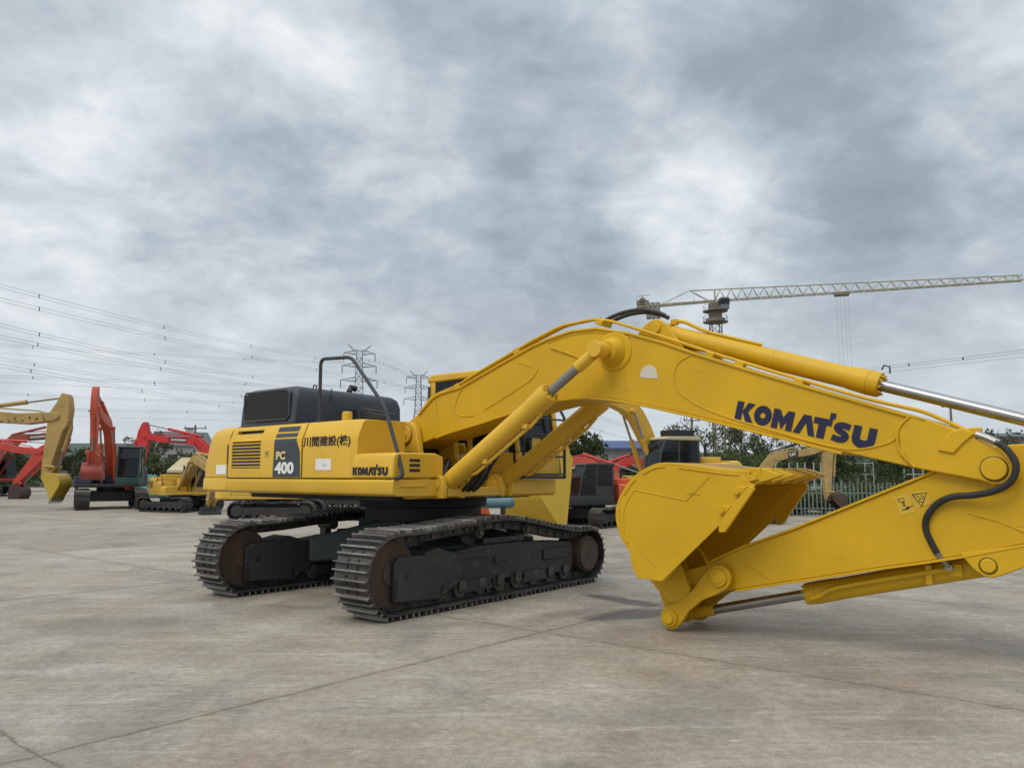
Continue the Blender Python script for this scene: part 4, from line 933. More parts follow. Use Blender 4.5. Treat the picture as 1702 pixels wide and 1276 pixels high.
def rot2(p, a, o=(0, 0)): c, s = math.cos(a), math.sin(a); return (o[0]+p[0]*c-p[1]*s, o[1]+p[0]*s+p[1]*c)
def excavator(label, px, Y, yaw, tyaw, s, P, pose, group='excavators parked in the yard', boom_text=None, text_fn=None, name='excavator', x=None, boomtop=None):
    """P: paints body, boom, arm, bucket, cab, roof;  pose: boom, arm and bucket angles in degrees (bucket absolute), arm length"""
    T = empty(name, (X(px, Y) if x is None else x, Y, 0), R(yaw), s); tag(T, label, 'excavator', group)
    dt = R(tyaw-yaw); ct, st = math.cos(dt), math.sin(dt)
    for sd_ in (1, -1):
        loc = (-st*1.2*sd_, ct*1.2*sd_, 0); tr = link(TR_SMALL, 'track_belt', T, 0, 1, loc, (0, 0, dt))
        m = MB(); m.side([(-1.5, .25), (1.5, .25), (1.55, .40), (1.5, .62), (-1.5, .62), (-1.55, .40)], .22, -.22)
        for i in range(6): m.pin(-1.25+i*.5, .2, .25, -.25, .10, n=14)
        m.build('track_frame', P.get('under', M_FRAME()), T, .03, 2, loc=loc, rot=(0, 0, dt))
        for u in (-1.57, 1.57):
            m = MB(); m.pin(u, .46, .24, -.24, .27, n=20); m.pin(u, .46, .12, -.12, .36, n=20); m.build('track_wheel', P.get('under', M_FRAME()), T, .02, loc=loc, rot=(0, 0, dt))
    m = MB(); m.rings([[(x*1.1*ct-y*st, x*1.1*st+y*ct, z) for x, y in ((-.7, -.9), (.7, -.9), (.7, .9), (-.7, .9))] for z in (.35, .82)]); m.rod((0, 0, .8), (0, 0, 1.02), .62, n=28); m.build('carbody', M_BLACK(), T, .02)
    bod = P['body']
    m = MB(); m.span(-2.0, 1.35, -1.33, 1.33, 1.0, 1.16); m.span(-.45, 1.55, .30, 1.38, 1.0, 1.18); m.build('deck', P.get('deck', bod), T, .03)
    def tailp(ins, back): return [(-1.95, 1.33-ins), (-2.35, 1.31-ins)]+[(-2.75+back+.45*(1-math.sin(R(a))), .85+.45*math.cos(R(a))-ins) for a in (15, 35, 55, 75, 90)]
    def ring(ins, back, z):
        h = tailp(ins, back); f = h+[(u, -w) for u, w in reversed(h)]; return [(u, -w, z) for u, w in f]
    m = MB(); m.rings([ring(.08, .06, .98), ring(0, 0, 1.04), ring(0, 0, 1.55), ring(.03, .05, 1.85), ring(.10, .14, 2.02), ring(.28, .32, 2.08)]); m.build('counterweight', P.get('cw', bod), T, .01, ang=42)
    m = MB(); m.cross([(1.33, 1.16), (1.33, 1.86), (1.24, 1.98), (1.1, 2.0), (-1.1, 2.0), (-1.24, 1.98), (-1.33, 1.86), (-1.33, 1.16)], -1.94, -.72); m.span(-1.8, -.9, -.8, .8, 2.0, 2.22); hd = m.build('engine_hood', bod, T, .04)
    for w in (1.335, -1.335):
        m = MB()
        for i in range(6): m.span(-1.75, -1.25, -w-.01, -w+.01, 1.40+i*.07, 1.435+i*.07)
        m.build('louvre', M_BLACK(), hd)
    m = MB(); m.rod((-1.3, .5, 2.2), (-1.3, .5, 2.62), .06, n=14); m.tube([(-1.3, .5, 2.6), (-1.3, .5, 2.68), (-1.38, .5, 2.74)], .06, 10); m.build('exhaust_pipe', M_BLACK(), hd)
    m = MB(); m.cross([(1.33, 1.17), (1.33, 1.70), (1.25, 1.80), (.62, 1.80), (.62, 1.17)], -.70, .35); m.cross([(1.33, 1.17), (1.33, 1.45), (1.25, 1.52), (.62, 1.52), (.62, 1.17)], .37, 1.30); m.build('tool_box', P.get('tool', bod), T, .03)
    m = MB(); m.tube(fillet([(-.6, -1.26, 1.78), (-.6, -1.26, 2.35), (.25, -1.26, 2.30), (.55, -1.26, 1.52), (1.2, -1.28, 1.2)], .1), .022, 6); m.build('handrail', P.get('rail', M_BLACK()), T)
    # cab: sill, pillars, roof, panes
    cb_, y0, y1 = P['cab'], .36, 1.36
    m = MB(); m.span(-.42, 1.45, y0, y1, 1.18, 1.46); m.span(-.42, .50, y1-.05, y1, 1.44, 1.88); m.span(-.42, .50, y0, y0+.05, 1.44, 1.88)
    for y in (y0, y1-.07):
        m.side([(-.42, 1.4), (-.30, 1.4), (-.28, 2.80), (-.40, 2.80)], -y, -y-.07); m.side([(.48, 1.4), (.56, 1.4), (.52, 2.82), (.44, 2.82)], -y, -y-.07); m.side([(1.38, 1.4), (1.45, 1.4), (1.30, 2.3), (1.10, 2.82), (1.02, 2.82), (1.22, 2.28)], -y, -y-.07)
    m.span(-.42, -.36, y0+.05, y1-.05, 1.44, 1.9)
    cab = m.build('cab', cb_, T, .02)
    m = MB(); m.side([(-.46, 2.79), (1.08, 2.80), (1.12, 2.86), (1.0, 2.93), (-.38, 2.95), (-.48, 2.88)], -y0+.02, -y1-.02); m.build('cab_roof', P.get('roof', cb_), cab, .03)
    for y in (y0+.03, y1-.03):
        pane('side_window', [(-.33, y, 1.9), (.49, y, 1.9), (.46, y, 2.78), (-.31, y, 2.78)], cab)
        pane('side_window', [(.55, y, 1.48), (1.38, y, 1.48), (1.25, y, 2.3), (.52, y, 2.3)], cab); pane('side_window', [(.53, y, 2.33), (1.24, y, 2.33), (1.05, y, 2.79), (.50, y, 2.79)], cab)
    pane('windscreen', [(1.42, y0+.06, 1.5), (1.42, y1-.06, 1.5), (1.27, y1-.06, 2.3), (1.27, y0+.06, 2.3)], cab); pane('windscreen', [(1.26, y0+.06, 2.32), (1.26, y1-.06, 2.32), (1.07, y1-.06, 2.79), (1.07, y0+.06, 2.79)], cab)
    pane('rear_window', [(-.39, y0+.06, 1.92), (-.39, y1-.06, 1.92), (-.36, y1-.06, 2.78), (-.36, y0+.06, 2.78)], cab)
    m = MB(); m.span(.0, .5, .60, 1.12, 1.46, 1.72); m.side([(-.08, 1.7), (.08, 1.7), (.0, 2.4), (-.14, 2.4)], -.62, -1.10); m.build('seat', M_BLACK(), cab, .05)
    # front: boom, arm, bucket and their cylinders
    b, a, c = R(pose[0]), R(pose[1]), R(pose[2]); al = pose[3] if len(pose) > 3 else 2.9; fx, fz = .25, 1.70
    B = lambda p: rot2(p, b, (fx, fz))
    bw = P.get('bw', 1.0); m = MB(); m.side([B(p) for p in BOOMP_T+[(5.72, .10), (5.78, 0), (5.72, -.12)]+BOOMP_B]+[B((-.2, -.1)), B((-.22, .08))], .24*bw, -.24*bw)
    bo = m.build('boom', P['boom'], T, .02)
    m = MB()
    for w in (.30, -.30): m.side([(-.2, 1.1), (.75, 1.1), (.62, 1.45), (.48, 1.8), (.30, 1.94), (.08, 1.86), (.0, 1.6)], w+.04, w-.04)
    m.build_each('boom_foot_bracket', bod, T, .01)
    tip = B((5.62, 0)); A = lambda p: rot2(p, a, tip)
    m = MB(); m.side([A(p) for p in ((-.92, .02), (-.90, .22), (-.78, .32), (-.30, .46), (.25, .48), (.55, .36), (al-.3, .17), (al+.06, .12), (al+.13, 0), (al+.06, -.12), (al-.4, -.17), (.3, -.30), (-.1, -.30), (-.5, -.12))], .19*bw, -.19*bw); ar = m.build('arm', P.get('arm', P['boom']), T, .02)
    m = MB(); m.pin(tip[0], tip[1], .27*bw, -.27*bw, .11, n=16); m.build('arm_pin', P['boom'], ar, .01)
    def cyl(base, top, ext, w, rb, rr, mat, nm):
        bb = Vector((base[0], -w, base[1])); tt = Vector((top[0], -w, top[1])); d = (tt-bb).normalized(); e = bb+d*((tt-bb).length*ext)
        m = MB(); m.rod(bb, e, rb, n=14); m.rod(e-d*.12, e, rb*1.14, n=14); o = m.build(nm, mat, T, .008); m = MB(); m.rod(e-d*.02, tt, rr, n=12); m.build('piston_rod', P.get('rod', M_CHROME()), o)
    for w in (.42*bw, -.42*bw): cyl((.85, 1.30), B((2.55, .88)), pose[4] if len(pose) > 4 else .62, w, .085, .045, P['boom'], 'boom_cylinder')
    m = MB(); q = B((2.55, .88)); m.pin(q[0], q[1], .50*bw, -.50*bw, .09, n=16); m.build('cylinder_pin', P['boom'], bo, .01)
    cyl(B((2.45, 1.42)), A((-.80, .18)), .58, 0, .085, .05, P.get('acyl', P['boom']), 'arm_cylinder'); cyl(A((.30, .56)), A((al-.42, .36)), .62, 0, .075, .042, P.get('arm', P['boom']), 'bucket_cylinder')
    m = MB()
    for w in (.17, .07): m.tube(fillet([B((.2, .30))[:1]+(-w,)+B((.2, .30))[1:], B((1.6, 1.08))[:1]+(-w,)+B((1.6, 1.08))[1:], B((2.5, 1.37))[:1]+(-w,)+B((2.5, 1.37))[1:], B((3.1, 1.26))[:1]+(-w,)+B((3.1, 1.26))[1:], B((5.0, .44))[:1]+(-w,)+B((5.0, .44))[1:], A((.1, .52))[:1]+(-w,)+A((.1, .52))[1:]], .15), .028, 6)
    m.build_each('hydraulic_pipe', P.get('pipe', P['boom']), bo)
    pinp = A((al, 0)); k = pose[5] if len(pose) > 5 else .78
    def bt(p):
        q = ((p[0]-4.11)*k, (p[1]-.43)*k); return rot2(q, c, pinp)
    bu = bucket_at(T, bt, .52*k/.78, k, P.get('bucket', P['boom']), P.get('bucket', P['boom']), 5, P.get('tooth'), detail=False)
    L0 = A((al-.42, .36)); L1 = bt((3.90, .62)); L2 = A((al-.40, .0))
    m = MB()
    for w in (.16, -.16):
        m.rod((L0[0], -w, L0[1]), (L1[0], -w, L1[1]), .06, n=10); m.rod((L0[0], -w*1.5, L0[1]), (L2[0], -w*1.5, L2[1]), .055, n=10)
    m.build_each('bucket_link', P.get('arm', P['boom']), T)
    if boom_text:
        txt, hgt, wid, u0, v0, mat = boom_text
        q = B((u0, v0)); right = math.cos(R(yaw)) > 0; sl = -R(22)
        m = MB(); cor = [rot2(p, sl, (u0, v0)) for p in ((-.10, -.07), (wid+.10, -.07), (wid+.16, hgt+.07), (-.04, hgt+.07))]
        w0, w1 = (.244, .235) if right else (-.235, -.244); m.side([B(p) for p in cor], w0, w1); m.build('name_plate', M_BLACK(), bo)
        if right: lettering('boom_letters', txt, hgt, mat, bo, (q[0], -.2455, q[1]), (R(90), -(b-R(22)), 0), .03, wid)
        else:
            q = B((u0+wid*.93, v0-wid*.375)); lettering('boom_letters', txt, hgt, mat, bo, (q[0], .2455, q[1]), (R(90), b-R(22), R(180)), .03, wid)
    return T, bo, cab
WHT, INK = M_WHITE(), M_INK()
# far left: tan machine, arm hanging, bright bucket
T, bo, cab = excavator('tan excavator at the left edge with a hanging arm and mustard yellow bucket', 85, 36, 0, 0, 1.2,
    dict(body=P_TAN, boom=P_TAN, bucket=paint('mustard_paint', (.50, .34, .04), .5, .12, .2), cab=P_TAN, tooth=M_STEEL()), (19.5, -98, -112, 2.35, .62, .64), x=-27.9)
m = MB(); rr = random.Random(3)
b_ = R(19.5)
for i in range(7):
    for j in range(3):
        u = 3.55+i*.26+rr.uniform(0, .05); v = .50-i*.075+rr.uniform(-.04, .06); q = rot2((u, v), b_, (.25, 1.70)); q2 = rot2((u+rr.uniform(-.08, .10), v+rr.uniform(-.08, .10)), b_, (.25, 1.70))
        m.tube([(q[0], -.245, q[1]), (q2[0], -.245, q2[1])], .014, 4)
m.build('faded_letters', paint('faded_ink', (.12, .06, .03), .7, .2, .1), bo)
excavator('red excavator behind the tan one with a lettered boom held level', 70, 57, 0, 0, 1.1,
    dict(body=P_RED, boom=P_DRED, arm=P_DRED, cab=P_DGREY, bucket=M_BLACK()), (27, -103, -100, 2.9), x=-39.0, boom_text=('DOOSAN', .15, 1.05, 3.6, .56, WHT))
excavator('dull red excavator at the left edge with low boom and dark bucket', 40, 51, 0, 0, 1.08,
    dict(body=P_DRED, boom=P_RED, arm=P_RED, cab=P_DGREY, bucket=paint('dark_bucket', (.06, .04, .035), .7, .3, .4)), (12, -128, -140, 2.6), x=-37.2)
# facing the camera, dark green cab, boom high
excavator('orange boomed excavator with a dark green cab, its bucket folded up, facing the camera', 186, 37, -71, -60, 1.0,
    dict(body=P_NAVY, boom=paint('orange_red_paint', (.50, .085, .040), .55, .12, .25), cab=P_GREEN, roof=P_DGREY, tool=P_NAVY, deck=M_BLACK(), bucket=P_DRED, bw=.66), (28, -97, -175, 2.2, .7, .60))
# red one behind, facing left
excavator('bright red excavator behind the green cab, boom reaching left with a white name plate', 380, 49, 180, 180, 1.0,
    dict(body=P_RED, boom=paint('bright_red_paint', (.56, .030, .032), .5, .1, .15), cab=P_DGREY, bucket=P_RED), (24, -82, -100, 2.8), boom_text=('DOOSAN', .15, .95, 3.05, .80, WHT))
# small yellow machine left of the big one's tail
T, bo, cab = excavator('small yellow excavator with a dark number panel, left of the big counterweight', 303, 34, -50, -26, .72,
    dict(body=P_YEL, boom=P_TAN, cab=P_TAN, bucket=M_BLACK(), tooth=M_STEEL(), arm=P_TAN), (8, -110, -170, 2.1))
m = MB(); m.span(-2.35, -1.98, -1.345, -1.325, 1.10, 1.72); pn = m.build('number_panel', M_HOOD(), T, .01)
m = MB(); m.span(-2.33, -2.0, -1.345, -1.32, 1.76, 1.80); m.span(-2.32, -2.0, -1.345, -1.32, 1.84, 1.87); m.build_each('number_stripe', M_HOOD(), T)
lettering('number_letters', 'PC', .14, M_CREAM(), pn, (-2.27, -1.349, 1.48), (R(90), 0, 0), .03, .22); lettering('number_letters', '70', .24, WHT, pn, (-2.31, -1.349, 1.17), (R(90), 0, 0), .03, .30)
# hidden behind the big machine, its crawlers show below the counterweight
excavator('tan and yellow excavator whose crawlers show under the big counterweight', 464, 28, 8, 4, .74, dict(body=P_YEL, boom=P_TAN, cab=P_DGREY, bucket=P_TAN), (14, -118, -150, 2.4))
T, bo, cab = excavator('orange excavator with a grey tail seen under the big machine between its crawlers', 575, 36, 12, 6, .95, dict(body=P_ORANGE, boom=P_ORANGE, cab=P_DGREY, cw=paint('mid_grey_paint', (.11, .12, .13), .5, .1, .2)), (-6, -120, -150, 2.6))
lettering('tail_letters', 'OO', .24, WHT, T, (-2.32, -1.34, 1.2), (R(90), 0, 0), .03, .45)
# black cab, orange body, facing left towards the camera
excavator('small orange excavator with a black cab between the two yellow buckets', 984, 24.6, 203, 235, .66,
    dict(body=P_ORANGE, boom=P_ORANGE, cab=P_DGREY, deck=M_BLACK(), bucket=M_BLACK(), tool=P_ORANGE), (-4, -110, -140, 2.6))
excavator('coral red excavator with a lowered boom showing just above the small black cab', 885, 44, 0, 0, 1.0, dict(body=P_RED, boom=paint('coral_paint', (.52, .085, .058), .55, .1, .2), cab=P_DGREY, bucket=M_BLACK()), (-8, -110, -140, 2.4))
excavator('red excavator with a lowered boom and bright rod, far behind the yellow raised boom', 1125, 47, 181, 181, 1.0, dict(body=P_DRED, boom=P_RED, cab=P_DGREY, bucket=M_BLACK()), (-8, -110, -140, 2.6))
# yellow one with its boom up
T, bo, cab = excavator('yellow excavator with its boom raised up behind the big boom, black box on its cab', 1113, 30, -157, -112, 1.02,
    dict(body=P_YEL, boom=paint('deep_yellow_paint', (.60, .36, .035), .5, .08, .12), cab=P_DGREY, roof=P_CREAM, bucket=P_YEL), (36, -22, -60, 2.8, .6))
m = MB(); m.span(-.30, .75, .55, 1.2, 2.96, 3.18); m.span(-.42, -.25, .5, 1.25, 3.12, 3.19); m.build('roof_box', M_BLACK(), cab, .01)
m = MB()
for z in (1.25, 1.34, 1.43): m.span(1.302, 1.31, -1.22, -.95, z, z+.045)
m.build_each('stripe_mark', INK, T)
# beige mini machine by the fence
excavator('small beige excavator by the fence with an arched boom and rusty dark bucket', 1235, 26, 2, 4, .56,
    dict(body=P_CAT, boom=P_CAT, cab=P_CAT, bucket=paint('rust_bucket', (.075, .045, .035), .8, .3, .5), acyl=M_BLACK()), (30, -91, -92, 3.1), boom_text=('CAT', .20, .42, 3.3, .66, WHT))

# standing bucket behind the near crawler
BK = empty('excavator_bucket', (X(896, 21.5), 21.5, 0), R(48)); tag(BK, 'bright yellow loose bucket standing on its teeth behind the near crawler of the big machine', 'bucket')
kb = 1.5
def bkt(p):
    q = rot2(((p[0]-4.4)*kb, (p[1]-1.1)*kb), R(-128)); return (-q[0], q[1]+1.26)
bucket_at(BK, bkt, .84, kb, paint('new_yellow_paint', (.66, .43, .035), .5, .08, .12), P_YEL, 5, detail=False)

# ================================================================== fence, buildings, poles
FN = empty('palisade_fence', (X(1180, 30), 30, 0), R(-3)); tag(FN, 'pale green steel palisade fence behind the small beige excavator', 'fence')
P_FEN = paint('fence_paint', (.145, .195, .165), .5, .15, .3)
m = MB(); n = 0
x = 0.0; frng = random.Random(5)
while x < 15.5:
    t = frng.uniform(-.008, .008)
    m.add([(x-.021+t, -.012, .08), (x+.021+t, -.012, .08), (x+.021, -.012, 1.22), (x, -.012, 1.30), (x-.021, -.012, 1.22), (x-.021+t, .012, .08), (x+.021+t, .012, .08), (x+.021, .012, 1.22), (x, .012, 1.30), (x-.021, .012, 1.22)],
          [(0, 1, 2, 3, 4), (9, 8, 7, 6, 5), (0, 5, 6, 1), (1, 6, 7, 2), (2, 7, 8, 3), (3, 8, 9, 4), (4, 9, 5, 0)]); x += .155
m.build('pale_panel', P_FEN, FN)
for z in (.28, .86):
    m = MB(); m.span(-.1, 15.6, .014, .05, z, z+.05); m.build('rail', P_FEN, FN)
for i in range(7):
    m = MB(); m.span(i*2.5-.04, i*2.5+.04, .052, .13, 0, 1.35); m.box((i*2.5, .09, 1.36), (.10, .10, .03)); m.build('post', P_FEN, FN)
def gable(name, label, px0, px1, Y, wall_h, ridge_h, depth, wallm, roofm, windows=(), yaw=0, cat='building', chimney=False):
    x0, x1 = X(px0, Y), X(px1, Y); w = x1-x0
    T = empty(name, ((x0+x1)/2, Y, 0), R(yaw)); tag(T, label, cat)
    m = MB(); m.add([(-w/2, 0, 0), (w/2, 0, 0), (w/2, depth, 0), (-w/2, depth, 0), (-w/2, 0, wall_h), (w/2, 0, wall_h), (w/2, depth, wall_h), (-w/2, depth, wall_h), (-w/2, depth/2, ridge_h-.05), (w/2, depth/2, ridge_h-.05)],
        [(0, 1, 5, 4), (1, 2, 6, 9, 5), (2, 3, 7, 6), (3, 0, 4, 8, 7), (0, 3, 2, 1), (4, 5, 9, 8), (6, 7, 8, 9)]); m.build('wall', wallm, T)
    e = .5; sl = (ridge_h-wall_h)/(depth/2)
    m = MB()
    for sy in (0, 1):
        ya, yb = (-e, depth/2) if sy == 0 else (depth+e, depth/2); za, zb = wall_h-sl*e, ridge_h
        m.add([(-w/2-e, ya, za), (w/2+e, ya, za), (w/2+e, yb, zb), (-w/2-e, yb, zb), (-w/2-e, ya, za+.15), (w/2+e, ya, za+.15), (w/2+e, yb, zb+.15), (-w/2-e, yb, zb+.15)], [(0, 3, 2, 1), (4, 5, 6, 7), (0, 1, 5, 4), (2, 3, 7, 6), (0, 4, 7, 3), (1, 2, 6, 5)])
    rf = m.build('roof', roofm, T)
    if chimney:
        m = MB(); m.span(w*.1, w*.1+.8, depth/2-.5, depth/2+.5, ridge_h-.3, ridge_h+.55); m.span(w*.1-.15, w*.1+.95, depth/2-.65, depth/2+.65, ridge_h+.55, ridge_h+.7); m.build('chimney', wallm, rf)
    for (u, z, ww, hh) in windows:
        m = MB(); m.span(u*w-ww/2, u*w+ww/2, -.04, .02, z, z+hh); f = m.build('window', P_CREAM, T); m = MB(); m.span(u*w-ww/2+.1, u*w+ww/2-.1, -.06, -.03, z+.1, z+hh-.1); m.build('pane', M_GLASS(), f)
    return T
PW = paint('white_wall', (.55, .56, .55), .8, .1, .25, (.3, .29, .27), .3); PG = paint('grey_wall', (.22, .225, .22), .85, .15, .3, (.12, .12, .11), .3)
PRG = paint('slate_roof', (.10, .115, .115), .7, .2, .3, (.06, .06, .055), .5); PGR = paint('dark_green_roof', (.06, .085, .075), .7, .15, .3, (.05, .05, .05), .3); PBL = paint('blue_roof', (.055, .085, .20), .6, .15, .25, (.1, .1, .1), .3)
gable('house', 'pale house with a slate gable roof and chimney behind the red boom on the left', 272, 345, 92, 5.0, 6.7, 9, PW, PRG, ((-.3, 2.6, 1.2, 1.4), (.1, 2.6, 1.2, 1.4), (.35, 2.6, 1.2, 1.4)), yaw=32, chimney=True)
gable('shed', 'long low shed with a dark green roof behind the tan excavator', 60, 215, 98, 3.9, 5.6, 12, PG, PGR, ((-.2, 1.6, 2, 1.2), (.2, 1.6, 2, 1.2)))
gable('shed', 'blue roofed shed beyond the trees, between the cab and the raised yellow boom', 984, 1085, 84, 4.4, 5.3, 10, PG, PBL, ((-.1, 2.0, 1.4, 1.0), (.2, 2.0, 1.4, 1.0)))
gable('warehouse', 'grey warehouse at the right edge above the boom tip', 1600, 1860, 96, 6.2, 6.9, 14, PG, PRG, ((-.3, 3.4, 2, 1.2),))
gable('shed', 'small tan roofed hut behind the small yellow excavator', 297, 330, 47, 1.9, 2.5, 3, P_TAN, P_CREAM, ((0, .9, .6, .7),))
def pole(label, px, py, Y, arms):
    T = empty('utility_pole', (X(px, Y), Y, 0)); tag(T, label, 'utility pole'); h = H(py, Y)
    m = MB(); m.rod((0, 0, 0), (0, 0, h), .17, .11, 12); m.build('shaft', paint('pole_concrete', (.14, .14, .135), .8, .2, .3), T)
    for dz, w in arms:
        m = MB(); m.span(-w, w, -.05, .05, h-dz-.05, h-dz+.05); c = m.build('crossarm', M_BLACK(), T)
        for u in (-w*.9, 0, w*.9):
            m = MB(); m.rod((u, 0, h-dz+.05), (u, 0, h-dz+.35), .05, .04, 8); m.build('insulator', P_DGREY, c)
pole('dark utility pole with crossarms above the roof behind the left counterweight', 321, 706, 88, ((.4, 1.3), (1.4, 1.0)))
pole('slim utility pole under the chrome rod at the right', 1587, 668, 80, ((.5, .9),))
pole('utility pole standing among the trees behind the big boom', 1152, 690, 75, ((.5, .8),))
# scaffold tower by the trees
def lattice(m, p0, p1, w0, w1, n, r, cage=True):
    """four-legged braced tower or truss between two points"""
    p0, p1 = Vector(p0), Vector(p1); d = (p1-p0).normalized(); a = Vector((1, 0, 0)) if abs(d.z) > .7 else Vector((0, 0, 1)).cross(d).normalized(); b = d.cross(a)
    def corner(t, k):
        w = (w0+(w1-w0)*t)/2; sx, sy = ((-1, -1), (1, -1), (1, 1), (-1, 1))[k % 4]; return p0+(p1-p0)*t+a*sx*w+b*sy*w
    for k in range(4):
        m.rod(corner(0, k), corner(1, k), r, n=5)
        for i in range(n):
            t0, t1 = i/n, (i+1)/n; m.rod(corner(t0, k), corner(t1, k+1), r*.6, n=4)
            if i % 2 == 0: m.rod(corner(t0, k+1), corner(t1, k), r*.6, n=4)
            m.rod(corner(t1, k), corner(t1, k+1), r*.6, n=4)
def scaffold(label, px0, px1, py, Y):
    x0, x1 = X(px0, Y), X(px1, Y); h = H(py, Y); m = MB(); n = max(2, round((x1-x0)/1.2))
    for i in range(n+1):
        for y in (0, 1.2): m.rod((x0+(x1-x0)*i/n, Y+y, 0), (x0+(x1-x0)*i/n, Y+y, h), .035, n=5)
    z = .8
    while z < h:
        for y in (0, 1.2): m.rod((x0, Y+y, z), (x1, Y+y, z), .03, n=5)
        for i in range(n+1): m.rod((x0+(x1-x0)*i/n, Y, z), (x0+(x1-x0)*i/n, Y+1.2, z), .03, n=5)
        z += .8
    tag(m.build('scaffold', paint('scaffold_steel', (.36, .38, .39), .5, .1, .3)), label, 'scaffold')
scaffold('pale scaffold cage behind the arched beige boom', 1326, 1380, 768, 40); scaffold('low scaffold frame by the arm under the boom tip', 1518, 1550, 778, 52); scaffold('small scaffold frame among the dark trees under the lettered boom', 1424, 1452, 768, 56)

# ================================================================== pylons, power lines, tower crane
P_PYL = paint('galvanised_steel', (.19, .20, .215), .6, .15, .2)
def pylon(label, px, py, Y, yaw=0):
    h = H(py, Y); x = X3(px, Y, h); T = empty('pylon', (x, Y, 0), R(yaw)); tag(T, label, 'pylon', 'power pylons on the horizon')
    m = MB(); lattice(m, (0, 0, 0), (0, 0, h*.62), h*.17, h*.062, 7, .20); lattice(m, (0, 0, h*.62), (0, 0, h*.955), h*.062, h*.04, 6, .16); m.build('lattice_tower', P_PYL, T)
    out = []
    for f, w in ((.72, .135), (.83, .125), (.925, .115)):
        for s in (1, -1):
            m = MB(); z = h*f; e = Vector((s*w*h, 0, z+.01*h))
            for y in (-1, 1):
                m.rod((s*.02*h, y*.02*h, z+.035*h), e, .10, n=5); m.rod((s*.02*h, y*.02*h, z), e, .12, n=5)
                for i in range(3): t = (i+1)/4; m.rod((s*.02*h+(e.x-s*.02*h)*t, y*.02*h*(1-t), z+.01*h*t), (s*.02*h+(e.x-s*.02*h)*t, y*.02*h*(1-t), z+.035*h*(1-t)+.01*h*t), .06, n=4)
            arm = m.build('crossarm', P_PYL, T)
            m = MB(); m.rod((e.x, 0, e.z), (e.x, 0, e.z-.058*h), .16, n=6); m.build('insulator', P_DGREY, arm); out.append(Vector((x, Y, 0))+Matrix.Rotation(R(yaw), 3, 'Z') @ Vector((e.x, 0, e.z-.058*h)))
    for s in (1, -1):
        m = MB(); m.rod((s*.02*h, 0, h*.945), (s*.085*h, 0, h), .12, n=5); m.rod((s*.02*h, 0, h*.925), (s*.085*h, 0, h), .10, n=5); m.build('earth_wire_peak', P_PYL, T)
    return out
A1 = pylon('tallest lattice pylon above the dark engine hood', 598, 573, 300, 12)
A2 = pylon('lattice pylon left of the big cab roof', 696, 616, 390, 12)
pylon('small distant pylon under the big boom beside the trees', 1120, 703, 620, 12)
P_WIRE = paint('wire_grey', (.21, .22, .23), .6, .1, .1)
def wire(label, pts, gap=.5, r=.05, nb=2, spacers=True):
    """a bundle hung between two points given as (px, py, Y), sagging through a middle one"""
    (xa, ya, Ya), (xm, ym), (xb, yb, Yb) = pts
    a = Vector((X3(xa, Ya, H(ya, Ya)), Ya, H(ya, Ya))); b = Vector((X3(xb, Yb, H(yb, Yb)), Yb, H(yb, Yb)))
    k = (xm-851)/1278*.9932; t = (k*a.y-a.x)/((b.x-a.x)-k*(b.y-a.y)); Ym = a.y+(b.y-a.y)*t; zm = H(ym, Ym)
    q = (zm-(a.z+(b.z-a.z)*t))/(t*(1-t)); T = MB(); d = Vector((b.x-a.x, b.y-a.y, 0)).normalized(); sd_ = Vector((-d.y, d.x, 0))
    r *= .62
    P = [a+(b-a)*(i/36)+Vector((0, 0, q*(i/36)*(1-i/36))) for i in range(37)]
    root = empty('power_line', tuple(a)); tag(root, label, 'power line', 'overhead power lines')
    offs = [(0, 0)] if nb == 1 else ([(0, 0), (0, gap)] if nb == 2 else [(0, 0), (0, gap), (gap, 0), (gap, gap)])
    for oy, oz in offs:
        m = MB(); m.tube([p-a+sd_*oy+Vector((0, 0, oz)) for p in P], r, 5); m.build('conductor', P_WIRE, root)
    if spacers and nb > 1:
        for i in range(4, 36, 9):
            m = MB(); p = P[i]-a; m.box((p.x, p.y, p.z+gap/2), (.14, .14, gap*1.2)); m.build('spacer', P_DGREY, root)
wire('upper bundle of grey power lines falling from the left edge to the tall pylon', ((-60, 462, 150), (304, 556), (572, 603, 300)), .75, .055)
wire('second bundle of power lines from the top left, just under the upper one', ((-60, 486, 150), (265, 565), (574, 625, 300)), .75, .055)
wire('third bundle of power lines crossing the left sky below the top pair', ((-60, 528, 150), (304, 611), (575, 645, 300)), .7, .055)
wire('fourth bundle of power lines sagging across the left sky towards the hood', ((-60, 550, 150), (270, 617), (560, 660, 300)), .7, .055)
wire('low bundle of power lines passing over the orange boom on the left', ((-60, 600, 150), (300, 665), (500, 703, 300)), .7, .05)
wire('thin wire running almost level over the tan arm on the left', ((-60, 624, 170), (300, 638), (575, 641, 300)), .5, .045)
wire('thin wire rising slowly to the tall pylon from the left edge', ((-60, 571, 170), (217, 589), (575, 604, 300)), .5, .045)
wire('thin wire in the middle of the left sky under the third bundle', ((-60, 578, 170), (250, 612), (575, 627, 300)), .5, .04, 1)
wire('lowest pair of wires above the red boom on the left', ((90, 682, 190), (300, 686), (560, 688, 300)), .5, .045)
wire('second lowest wire above the red boom on the left', ((90, 690, 190), (300, 697), (560, 700, 300)), .5, .04, 1)
wire('lower left wire pair passing behind the top of the tan arm', ((-60, 652, 180), (300, 668), (560, 671, 300)), .5, .045)
wire('wire low over the dark engine hood from the left', ((-60, 588, 160), (250, 640), (560, 676, 300)), .6, .045)
wire('wire just under the level wire over the tan arm', ((-60, 632, 170), (300, 648), (575, 652, 300)), .5, .04, 1)
